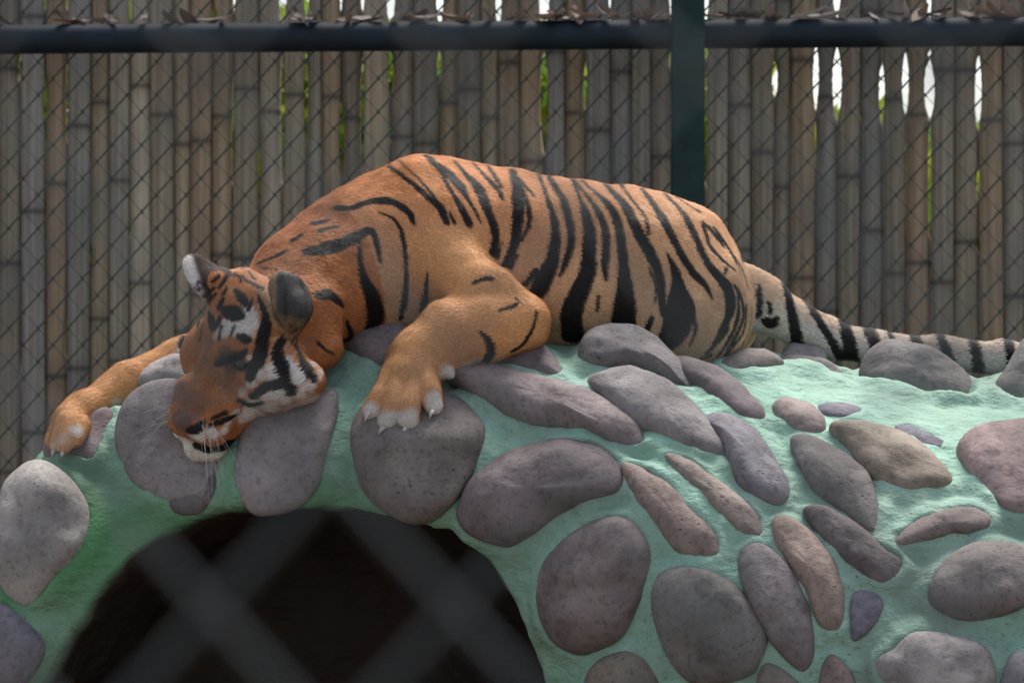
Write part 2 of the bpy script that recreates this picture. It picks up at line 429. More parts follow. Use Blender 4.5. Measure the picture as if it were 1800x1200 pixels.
# stones: outline surveyed in pixels, colour (sRGB-like tone), relief, optional depth
GREY, MAUVE, BLUE, BROWN, PINK, PALE, DARK = (0.235,0.215,0.21), (0.235,0.20,0.195), (0.21,0.20,0.225), (0.27,0.225,0.185), (0.30,0.24,0.215), (0.36,0.34,0.33), (0.17,0.155,0.15)
STONES = [
 ([(2,930),(20,855),(65,822),(110,840),(150,890),(160,925),(150,965),(115,1012),(75,1055),(45,1062),(15,1030),(0,980)], PALE, 1.1, 'f'),
 ([(86,800),(108,758),(150,735),(195,728),(190,780),(180,826),(132,814)], MAUVE, 0.6, None),
 ([(212,765),(233,708),(285,680),(340,690),(385,740),(392,800),(378,850),(355,880),(308,886),(240,845),(220,808)], GREY, 0.55, None),
 ([(303,876),(330,848),(376,838),(372,880),(345,903),(306,898)], DARK, 0.6, None),
 ([(425,722),(480,706),(560,698),(586,702),(583,750),(571,790),(556,850),(525,885),(480,897),(445,890),(421,845),(428,775)], GREY, 0.6, None),
 ([(627,782),(638,736),(680,690),(745,685),(800,708),(834,744),(843,772),(822,838),(778,895),(730,911),(680,892),(645,852)], MAUVE, 0.9, None),
 ([(816,892),(835,855),(873,818),(935,788),(1002,781),(1054,797),(1086,830),(1085,864),(1038,880),(987,903),(925,944),(894,955),(842,938),(820,915)], MAUVE, 0.9, None),
 ([(955,1040),(966,993),(1002,952),(1059,920),(1106,924),(1137,964),(1138,1010),(1116,1071),(1085,1118),(1028,1141),(985,1122),(960,1085)], MAUVE, 0.9, None),
 ([(1156,1060),(1172,1016),(1212,1004),(1260,1014),(1304,1044),(1336,1092),(1343,1130),(1322,1174),(1262,1196),(1214,1188),(1178,1140)], GREY, 0.95, None),
 ([(1035,1205),(1050,1170),(1080,1152),(1115,1146),(1145,1163),(1162,1200),(1150,1245),(1090,1262),(1045,1240)], BROWN, 0.9, None),
 ([(1302,1004),(1312,974),(1344,967),(1384,1000),(1412,1044),(1426,1100),(1426,1150),(1414,1172),(1398,1168),(1366,1138),(1340,1100),(1316,1052)], GREY, 0.85, None),
 ([(1363,930),(1372,916),(1400,924),(1434,948),(1462,984),(1478,1030),(1479,1084),(1468,1107),(1438,1094),(1420,1052),(1392,1004),(1368,964)], BROWN, 0.8, None),
 ([(1420,904),(1448,899),(1504,926),(1552,966),(1586,992),(1574,1016),(1544,1027),(1504,1004),(1464,968),(1434,932)], DARK, 0.9, None),
 ([(1101,828),(1132,831),(1184,862),(1228,906),(1261,952),(1261,982),(1238,985),(1188,968),(1152,920),(1120,876)], PINK, 0.8, None),
 ([(1177,808),(1208,813),(1252,842),(1304,882),(1334,920),(1331,946),(1300,936),(1256,902),(1216,862),(1188,830)], PINK, 0.9, None),
 ([(1242,746),(1270,738),(1312,756),(1352,802),(1379,850),(1380,876),(1362,888),(1330,880),(1296,850),(1275,800),(1256,768)], BLUE, 0.8, None),
 ([(1397,784),(1430,779),(1480,804),(1518,834),(1532,866),(1541,905),(1538,930),(1523,935),(1480,902),(1440,870),(1414,830)], GREY, 0.75, None),
 ([(1467,760),(1510,755),(1580,775),(1638,813),(1666,848),(1655,866),(1610,874),(1568,868),(1525,840),(1490,792)], BROWN, 0.8, None),
 ([(1689,792),(1718,766),(1770,754),(1835,762),(1860,820),(1840,885),(1790,908),(1750,890),(1714,850),(1692,815)], PINK, 0.8, None),
 ([(1574,962),(1600,930),(1650,906),(1700,899),(1735,914),(1731,934),(1680,944),(1620,956)], MAUVE, 0.9, None),
 ([(1640,1055),(1650,1015),(1680,980),(1720,962),(1772,965),(1815,985),(1828,1030),(1792,1066),(1730,1086),(1675,1085)], GREY, 0.8, None),
 ([(1548,1165),(1575,1140),(1612,1116),(1660,1118),(1715,1135),(1740,1165),(1742,1205),(1700,1235),(1600,1232),(1560,1200)], PALE, 0.9, None),
 ([(1502,1048),(1530,1043),(1549,1060),(1540,1092),(1515,1118),(1500,1121),(1497,1088)], BLUE, 0.5, None),
 ([(1335,1192),(1350,1168),(1380,1180),(1412,1215),(1384,1242),(1340,1232)], BROWN, 0.9, None),
 ([(1445,1182),(1461,1154),(1482,1166),(1502,1200),(1490,1232),(1446,1230)], PINK, 0.9, None),
 ([(788,664),(816,653),(858,650),(913,663),(997,684),(1060,710),(1104,744),(1123,775),(1120,789),(1080,785),(1020,762),(960,753),(905,738),(855,708),(815,684)], MAUVE, 0.9, None),
 ([(1042,682),(1070,666),(1120,663),(1170,680),(1228,733),(1262,780),(1266,806),(1220,800),(1160,772),(1108,752),(1068,714)], GREY, 0.8, None),
 ([(1025,622),(1040,598),(1080,592),(1130,604),(1180,636),(1216,684),(1220,712),(1188,694),(1120,666),(1060,662),(1030,648)], GREY, 1.0, None),
 ([(1180,642),(1220,645),(1280,675),(1325,715),(1337,744),(1312,750),(1270,727),(1230,694),(1195,667)], GREY, 0.8, None),
 ([(1359,722),(1380,710),(1420,720),(1446,745),(1441,768),(1412,769),(1376,752)], PINK, 0.9, None),
 ([(1344,672),(1358,646),(1400,637),(1450,650),(1492,684),(1490,698),(1440,698),(1380,688)], GREY, 1.1, 0.02),
 ([(1374,634),(1394,610),(1446,624),(1440,650),(1395,652)], PALE, 0.8, 0.06),
 ([(1519,675),(1524,640),(1550,618),(1592,621),(1660,648),(1698,680),(1707,715),(1690,748),(1652,752),(1590,722),(1540,698)], GREY, 1.1, -0.03),
 ([(1743,706),(1765,668),(1800,610),(1845,596),(1880,680),(1840,760),(1762,738)], GREY, 1.1, -0.05),
 ([(1440,718),(1480,712),(1512,724),(1492,736),(1452,731)], BLUE, 0.4, None),
 ([(1575,756),(1602,754),(1656,779),(1650,790),(1600,776)], BLUE, 0.4, None),
 ([(858,642),(900,622),(950,619),(976,640),(989,673),(950,668),(900,656)], GREY, 0.9, None),
 ([(604,607),(630,583),(680,574),(726,578),(735,610),(696,645),(650,642),(618,626)], GREY, 0.9, None),
 ([(-35,1095),(0,1066),(42,1090),(76,1126),(70,1162),(40,1198),(0,1206),(-40,1160)], BLUE, 0.9, 'f'),
 ([(252,684),(278,652),(318,638),(356,655),(340,690),(300,688)], PALE, 0.9, None),
 ([(1262,652),(1296,628),(1342,622),(1372,646),(1330,660),(1290,665)], GREY, 0.8, None),
 # past the frame
 ([(1840,930),(1890,910),(1950,950),(1940,1010),(1880,1020),(1845,980)], GREY, 0.8, None),
 ([(1860,1070),(1930,1050),(1990,1090),(1980,1150),(1900,1160),(1850,1120)], PINK, 0.8, None),
 ([(1910,790),(1970,770),(2040,810),(2030,870),(1960,890),(1900,850)], MAUVE, 0.8, None),
 ([(1790,1150),(1850,1180),(1870,1240),(1810,1290),(1760,1250),(1765,1190)], BLUE, 0.8, None),
 ([(1180,1230),(1250,1225),(1310,1270),(1290,1340),(1200,1350),(1165,1290)], BROWN, 0.8, None),
 ([(1030,1300),(1090,1290),(1140,1330),(1130,1410),(1060,1430),(1020,1370)], MAUVE, 0.8, None),
 ([(1400,1270),(1480,1260),(1540,1300),(1520,1370),(1440,1380),(1390,1330)], GREY, 0.8, None),
 ([(1600,1270),(1690,1260),(1750,1310),(1730,1380),(1640,1380),(1590,1330)], PINK, 0.8, None),
]

h = 0.0078
x0, x1, y0, y1, z0, z1 = _rx[0]-0.05, _rx[-1]+0.05, -1.02, 0.78, -0.06, 1.42
GX = np.arange(x0, x1, h); GY = np.arange(y0, y1, h); GZ = np.arange(z0, z1, h)
X = GX[:,None,None]; Y = GY[None,:,None]; Z = GZ[None,None,:]
zt = np.interp(GX, _fx, _fz)[:,None,None]; a_ = np.interp(GX, _fx, _fa)[:,None,None]; b_ = np.interp(GX, _fx, _fb)[:,None,None]
a2 = np.where(Y > YR, 0.55, a_)
FD = ((np.sqrt(((YR - Y)/a2)**2 + (np.maximum(Z - (zt - b_), 0)/b_)**2) - 1) * np.minimum(a2, b_)).astype(np.float32)
sx = slice(0, int((0.6 - x0)/h))
T = -tunnel(X[sx], Y, Z).astype(np.float32)
A = FD[sx]; kk = 0.035
hm = np.clip(0.5 + 0.5*(A - T)/kk, 0, 1)
FD[sx] = T*(1-hm) + A*hm + kk*hm*(1-hm)
del T, A, hm
DV, DQ = surface_nets(FD, (x0, y0, z0), h)
del FD
DV = relax(DV, DQ, 2)
DN = vnormals(DV, DQ)

den = obj('stone_den', None, label='mint green mortar den set with grey cobbles, arched cave mouth, tiger lying on top', cat='den')
stone_m = mat_stone()
disp = 0.012 * fnoise(DV * 5.0, 3, 3) + 0.005 * fnoise(DV * np.array([26.0, 26.0, 14.0]), 9, 3)
lip = np.zeros(len(DV)); sink = np.zeros(len(DV))
for si, (out, tone, relief, yo) in enumerate(STONES):
    O = catmull(out, 5, True)
    c = O.mean(0)
    if yo is None or yo == 'f':
        C = hit(c[0], c[1])[0]
        if np.isnan(C[1]): C = W(c[0], c[1], 0.1)
    else:
        C = W(c[0], c[1], yo)
    n = shell_n(C)[0]
    n2 = n + np.array([0, -0.45 if yo is None else -1.2, 0]); n2 /= np.linalg.norm(n2)
    # outline on the tangent plane and on the shell
    eye = np.array([0, -CD, ZC])
    d = np.array([W(p, q, 0) - eye for p, q in O])
    tt = ((C - eye) @ n2) / (d @ n2)
    PL = eye + d * tt[:, None]
    H = hit(O[:,0], O[:,1])
    P = PL.copy()
    if yo is None:
        dv = np.linalg.norm(H - PL, axis=1)
        if not np.isnan(H[:,1]).any() and dv.max() < 0.12:
            P = 0.75*H + 0.25*PL
    P = C + (P - C)*1.10 + n*0.004; C = C + n*0.004
    rad = np.linalg.norm(P - C, axis=1); rmin = np.percentile(rad, 15)
    hh = np.clip(0.78 * rmin, 0.014, 0.070) * relief
    ths = np.concatenate([np.linspace(0, 90, 11)[1:], [112, 138]])
    V = [C + n2*hh]
    for th in ths:
        t = math.radians(th); r = math.sin(t)**0.82; z = math.cos(t)
        z = math.copysign(abs(z)**0.85, z)
        if th > 90: r = r ** 1.2; z = z * 1.0
        V.append(C + (P - C)*r + n2*(hh*z if z > 0 else 0.055*z))
    V = np.concatenate([V[0][None]] + V[1:])
    m = len(P)
    V += n2 * (0.18*hh*fnoise(V*14 + si*3.1, 21, 2) + 0.0025*fnoise(V*48, 22, 2))[:, None]
    F = [[0, 1 + j, 1 + (j+1) % m] for j in range(m)]
    for r_ in range(len(ths)-1):
        for j in range(m):
            k = (j+1) % m
            F.append([1+r_*m+j, 1+(r_+1)*m+j, 1+(r_+1)*m+k, 1+r_*m+k])
    F.append([1+(len(ths)-1)*m+j for j in range(m)][::-1])
    # outward orientation
    fn = np.cross(V[F[0][1]] - V[F[0][0]], V[F[0][2]] - V[F[0][0]])
    if fn @ n2 < 0: F = [f[::-1] for f in F]
    jit = 1 + rng.uniform(-0.16, 0.14)
    col = np.array(tone) * 0.84 * jit * (1 + rng.uniform(-0.04, 0.04, 3))
    obj('stone', mesh_np('stone', V - C, F), stone_m, den, tuple(C), color=col)
    # mortar climbs the stones
    sel = np.where(np.linalg.norm(DV - C, axis=1) < rad.max() + 0.06)[0]
    if len(sel):
        e1 = np.cross(n2, [0, 0, 1.0]); e1 /= np.linalg.norm(e1) + 1e-9; e2 = np.cross(n2, e1)
        oa = np.arctan2((P-C) @ e2, (P-C) @ e1); orr = np.hypot((P-C) @ e2, (P-C) @ e1); so = np.argsort(oa)
        q = DV[sel] - C
        qa = np.arctan2(q @ e2, q @ e1); qr = np.hypot(q @ e2, q @ e1)
        rr = np.interp(qa, oa[so], orr[so], period=2*math.pi)
        dist = (qr - rr) * np.clip(rr / (rad.max()), 0.5, 1)
        front = (DN[sel] @ n2) > 0.2
        l = np.where(front, np.where(dist > -0.012, np.exp(-(np.maximum(dist, 0)/0.022)**2), 0), 0); s_ = np.where(front, np.clip((-dist - 0.012)/0.03, 0, 1), 0)
        l = l*np.clip(rmin/0.045, 0.2, 1)
        lip[sel] = np.maximum(lip[sel], l); sink[sel] = np.maximum(sink[sel], s_)
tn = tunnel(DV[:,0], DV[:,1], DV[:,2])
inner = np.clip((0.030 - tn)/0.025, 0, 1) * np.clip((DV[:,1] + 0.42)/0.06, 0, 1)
disp = (disp + 0.014*lip*(1 + 0.6*fnoise(DV*18, 5, 2)) - 0.012*(1-lip)*(1-sink) - 0.015*sink) * (1-inner) + inner*0.02*fnoise(DV*8, 31, 3)
DV = relax(DV + DN * disp[:, None], DQ, 2, 0.5)
# paint: mint, deeper green low round the arch and on the left flank, brown earth plaster inside
mint = np.array([0.30, 0.475, 0.385]); deep_green = np.array([0.10, 0.26, 0.115]); brown = np.array([0.028, 0.017, 0.012])
grn = np.clip(1.2 - (np.clip(tn, 0, 1))/0.19, 0, 1) * np.clip((0.30 - DV[:,0])/0.5, 0.25, 1) + np.clip((-0.62 - DV[:,0])/0.28, 0, 1)*0.8*np.clip((1.16 - DV[:,2])/0.12, 0, 1)
grn = np.clip(grn * (0.75 + 0.6*fnoise(DV*9, 40, 3)), 0, 1)
dirt = np.clip(fnoise(DV*3.2, 44, 4)*0.5 + np.clip((DV[:,0]-0.55)/0.5, 0, 1)*np.clip((1.02-DV[:,2])/0.4, 0, 1)*0.55, 0, 0.8)
cc = mint[None]*(1-grn[:,None]) + deep_green[None]*grn[:,None]
cc = cc*(1-dirt[:,None]) + np.array([0.27,0.36,0.30])[None]*dirt[:,None]
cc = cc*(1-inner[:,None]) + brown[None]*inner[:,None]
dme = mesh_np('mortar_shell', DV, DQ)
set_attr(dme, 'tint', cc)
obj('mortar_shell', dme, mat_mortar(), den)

# ------------------------------------------------------------------ tiger: body as one smooth-blended surface
PR = []                                  # (kind, data..., blend, region, flow)
def cone(p, q, rp, rq, region, k=0.03, flow=None):
    PR.append(dict(t='c', a=np.array(p), b=np.array(q), ra=rp, rb=rq, k=k, reg=region, flow=flow))
def ell(c, axes, radii, region, k=0.02, flow=None, sub=False):
    PR.append(dict(t='e', c=np.array(c), A=np.array(axes), r=np.array(radii), k=k, reg=region, flow=flow, sub=sub))
def pd(pr, P):
    if pr['t'] == 'c':
        a, b = pr['a'], pr['b']; ab = b - a
        t = np.clip(((P - a) @ ab) / (ab @ ab), 0, 1)
        return np.linalg.norm(P - (a + t[..., None]*ab), axis=-1) - (pr['ra'] + t*(pr['rb'] - pr['ra']))
    q = (P - pr['c']) @ pr['A'].T
    k0 = np.linalg.norm(q / pr['r'], axis=-1); k1 = np.linalg.norm(q / pr['r']**2, axis=-1)
    return k0*(k0 - 1)/(k1 + 1e-9)
pxm = S0
def chain(pts, region, k=0.03):
    for (p, q) in zip(pts[:-1], pts[1:]):
        cone(W(*p[:2], p[2]), W(*q[:2], q[2]), p[3]*pxm*(CD+p[2])/CD, q[3]*pxm*(CD+q[2])/CD, region, k)
I3 = np.eye(3)
# trunk and neck
chain([(1166,484,0.03,137),(1100,472,0.03,135),(1000,465,0.03,139),(890,455,0.02,146),(775,446,0.02,157),(690,462,0.0,150)], 'torso', 0.05)
chain([(690,462,0.0,150),(615,484,-0.04,126),(555,508,-0.12,104),(490,548,-0.22,88)], 'neck', 0.05)
cone(W(535,565,-0.25), W(562,610,-0.27), 0.085, 0.050, 'neck', 0.04)
# haunch, folded hind leg
ell(W(1226,542,-0.05), I3, (0.124,0.115,0.124), 'torso', 0.05, (0.35,0,-1))
ell(W(1200,575,-0.09), I3, (0.12,0.08,0.085), 'torso', 0.05, (0.35,0,-1))
ell(W(1245,560,0.12), I3, (0.11,0.10,0.10), 'torso', 0.05)
# belly
ell(W(1020,520,0.0), I3, (0.22,0.165,0.115), 'torso', 0.06)
# shoulder blade ridge and near foreleg
ell(W(742,345,0.0), I3, (0.10,0.075,0.07), 'torso', 0.05)
ell(W(735,345,-0.085), I3, (0.045,0.03,0.07), 'torso', 0.05)
ell(W(905,395,-0.205), I3, (0.05,0.035,0.085), 'torso', 0.06, sub=True)
ell(W(1085,420,-0.215), I3, (0.07,0.04,0.09), 'torso', 0.06, sub=True)
ell(W(770,430,-0.115), I3, (0.095,0.075,0.12), 'torso', 0.05, (0.5,0,-1))
chain([(775,455,-0.13,70),(850,522,-0.235,61),(916,568,-0.245,49)], 'arm', 0.018)
chain([(918,569,-0.245,50),(850,576,-0.275,62),(790,590,-0.29,60),(735,628,-0.315,50)], 'arm', 0.016)
ell(W(848,552,-0.255), I3, (0.082,0.06,0.068), 'arm', 0.02, (-1,0,-0.2))
# near paw
chain([(738,628,-0.315,49),(716,662,-0.352,46)], 'arm', 0.02)
for (a, m_, b, r0, r1) in (((690,655,-0.365),(668,695,-0.398),(653,722,-0.402),20,15), ((704,662,-0.375),(689,712,-0.420),(680,742,-0.425),21,17), ((725,662,-0.375),(719,712,-0.422),(718,740,-0.428),21,18), ((744,656,-0.365),(756,690,-0.405),(762,712,-0.412),20,17)):
    cone(W(*a), W(*m_), r0*pxm, r1*1.08*pxm, 'paw', 0.004)
    cone(W(*m_), W(*b), r1*1.08*pxm, r1*pxm, 'paw', 0.004)
cone(W(770,640,-0.34), W(789,655,-0.345), 15*pxm, 9*pxm, 'paw', 0.012)
# far foreleg
chain([(600,520,0.12,80),(420,600,0.08,52),(310,638,0.03,39),(225,674,-0.02,35),(150,718,-0.10,30)], 'farleg', 0.025)
chain([(150,718,-0.10,31),(124,740,-0.15,31)], 'farleg', 0.015)
for (a, b) in (((120,742,-0.18),(98,784,-0.21)), ((130,746,-0.19),(114,786,-0.23)), ((140,746,-0.19),(134,772,-0.225)), ((112,740,-0.15),(90,774,-0.16))):
    cone(W(*a), W(*b), 20*pxm, 14*pxm, 'farpaw', 0.005)
# head, frame: L to its left, Dn down the face, Nf out of the face
Dn = np.array([-0.36, 0.05, -0.93]); Dn /= np.linalg.norm(Dn)
Nf = np.array([-0.53, -0.83, 0.16]); Nf -= Dn*(Nf @ Dn); Nf /= np.linalg.norm(Nf)
Lf = np.cross(Nf, Dn); Lf = Lf if Lf[0] > 0 else -Lf
HO = W(372, 608, -0.405)
HA = np.stack([Lf, Dn, Nf])
def hp(l, d, n): return HO + Lf*l + Dn*d + Nf*n
NOSE = hp(0, 0.225, 0.0)
ell(hp(0,-0.055,-0.095), HA, (0.098,0.105,0.088), 'head', 0.03)
cone(hp(0,-0.05,-0.055), hp(0,0.125,-0.034), 0.050, 0.034, 'head', 0.025)
for s in (1, -1):
    cone(hp(0.036*s,0.115,-0.056), hp(0.033*s,0.172,-0.052), 0.045, 0.040, 'head', 0.012)
    ell(hp(0.078*s,0.022,-0.115), HA, (0.068,0.075,0.062), 'head', 0.03)
    cone(hp(0.050*s,0.050,-0.125), hp(0.022*s,0.185,-0.095), 0.054, 0.036, 'head', 0.02)
    cone(hp(0.030*s,-0.035,-0.040), hp(0.062*s,-0.018,-0.056), 0.026, 0.024, 'head', 0.015)
cone(hp(0.085,0.01,-0.14), hp(0.140,0.008,-0.155), 0.068, 0.045, 'head', 0.04)
cone(hp(-0.085,0.02,-0.14), hp(-0.13,0.045,-0.150), 0.06, 0.040, 'head', 0.03)
ell(hp(0,0.172,-0.018), HA, (0.027,0.024,0.018), 'head', 0.010)
cone(hp(0.000,0.195,-0.085), hp(0.006,0.212,-0.075), 0.038, 0.030, 'head', 0.012)
cone(hp(0.020,0.190,-0.088), hp(0.030,0.205,-0.080), 0.038, 0.028, 'head', 0.012)
for s in (1, -1):
    ell(hp(0.056*s,0.014,-0.016), HA, (0.026,0.010,0.016), 'head', 0.014, sub=True)
ell(hp(0.0,0.203,-0.040), HA, (0.060,0.003,0.022), 'head', 0.008, sub=True)   # mouth line
# ears
def ear(base, mid, tip, rb, rm, rt, thick, nrm, tag):
    n = np.array(nrm, float); n /= np.linalg.norm(n)
    u = tip - base; u -= n*(u @ n); hgt = np.linalg.norm(u); u /= hgt; v = np.cross(n, u)
    ell(base + u*hgt*0.5, np.stack([u, v, n]), (hgt*0.62, rm, thick), tag, 0.012, u)
ear(W(514,552,-0.425), None, W(522,470,-0.455), 0, 0.048, 0, 0.020, (0.55,-1,0.35), 'ear')
cone(W(498,565,-0.36), W(512,550,-0.405), 0.045, 0.040, 'ear', 0.02)
ear(W(394,512,-0.37), None, W(336,455,-0.38), 0, 0.036, 0, 0.013, (0.25,-0.9,0.35), 'farear')
cone(W(405,535,-0.36), W(378,500,-0.365), 0.040, 0.024, 'head', 0.025)
cone(W(440,530,-0.33), W(425,500,-0.33), 0.05, 0.035, 'head', 0.04)
# tail
TAIL = [(1300,515,0.05,52),(1345,535,0.08,45),(1395,566,0.10,37),(1460,597,0.11,32),(1540,612,0.11,29),(1650,621,0.11,27.5),(1760,628,0.10,26.5),(1860,634,0.09,26),(1960,650,0.08,24),(2030,668,0.07,19)]
chain(TAIL, 'tail', 0.02)

hT = 0.005
tx0, tx1 = W(60,0,0)[0], W(2075,0,0)[0]
ty0, ty1, tz0, tz1 = -0.52, 0.27, 1.02, 1.74
nx, ny, nz = int((tx1-tx0)/hT), int((ty1-ty0)/hT), int((tz1-tz0)/hT)
FT = np.full((nx, ny, nz), 0.05, dtype=np.float32)
def bbox(pr):
    if pr['t'] == 'c':
        r = max(pr['ra'], pr['rb']); lo = np.minimum(pr['a'], pr['b']) - r; hi = np.maximum(pr['a'], pr['b']) + r
    else:
        r = pr['r'].max(); lo = pr['c'] - r; hi = pr['c'] + r
    m = 0.05
    o = np.array([tx0, ty0, tz0])
    lo = np.clip(((lo - m - o)/hT).astype(int), 0, [nx, ny, nz]); hi = np.clip(((hi + m - o)/hT).astype(int) + 1, 0, [nx, ny, nz])
    return lo, hi
for ps in (False, True):
    for pr in PR:
        if bool(pr.get('sub')) != ps: continue
        lo, hi = bbox(pr)
        xs = tx0 + hT*np.arange(lo[0], hi[0], dtype=np.float32); ys = ty0 + hT*np.arange(lo[1], hi[1], dtype=np.float32); zs = tz0 + hT*np.arange(lo[2], hi[2], dtype=np.float32)
        G = np.stack(np.meshgrid(xs, ys, zs, indexing='ij'), -1)
        d = pd(pr, G).astype(np.float32)
        sl = tuple(slice(lo[i], hi[i]) for i in range(3)); cur = FT[sl]; k = pr['k']
        if ps:
            hh = np.clip(0.5 - 0.5*(cur + d)/k, 0, 1); FT[sl] = cur*(1-hh) - d*hh + k*hh*(1-hh)
        else:
            hh = np.clip(0.5 + 0.5*(cur - d)/k, 0, 1); FT[sl] = cur*(1-hh) + d*hh - k*hh*(1-hh)
TV, TQ = surface_nets(FT, (tx0, ty0, tz0), hT)
del FT
TV = relax(TV, TQ, 3, 0.5)
TN = vnormals(TV, TQ)
# fur folds and muscle: gentle unevenness
TV = TV + TN * (0.0035*fnoise(TV*18, 61, 2) + 0.0045*fnoise(TV*np.array([13, 13, 5]), 63, 2))[:, None]
TN = vnormals(TV, TQ)
tri = np.concatenate([TQ[:, [0,1,2]], TQ[:, [0,2,3]]])
bvh = BVHTree.FromPolygons(TV.tolist(), tri.tolist())
EYE = Vector((0, -CD, ZC))
def drape(px, py):
    d = (Vector(W(px, py, 0.0)) - EYE).normalized()
    r = bvh.ray_cast(EYE, d)
    return None if r[0] is None else np.array(r[0])

# labels and hair flow for arbitrary points
REG = ['torso','neck','arm','paw','farleg','farpaw','head','ear','farear','tail']
def classify(P):
    best = np.full(len(P), 9.0); reg = np.zeros(len(P), int); flow = np.zeros((len(P), 3))
    for pr in PR:
        if pr.get('sub'): continue
        d = pd(pr, P); m = d < best
        best[m] = d[m]; reg[m] = REG.index(pr['reg'])
        f = pr['flow']
        if f is None:
            if pr['reg'] == 'torso': f = (1, 0, -0.55)
            elif pr['reg'] == 'neck': f = (0.8, 0.2, -0.5)
            elif pr['t'] == 'c': f = pr['b'] - pr['a']
            else: f = (0, 0, -1)
        f = np.array(f, float); f = f/np.linalg.norm(f)
        if pr['reg'] == 'head':
            v = P[m] - NOSE; flow[m] = v/(np.linalg.norm(v, axis=1)[:,None] + 1e-9)
        else:
            flow[m] = f
    return reg, flow

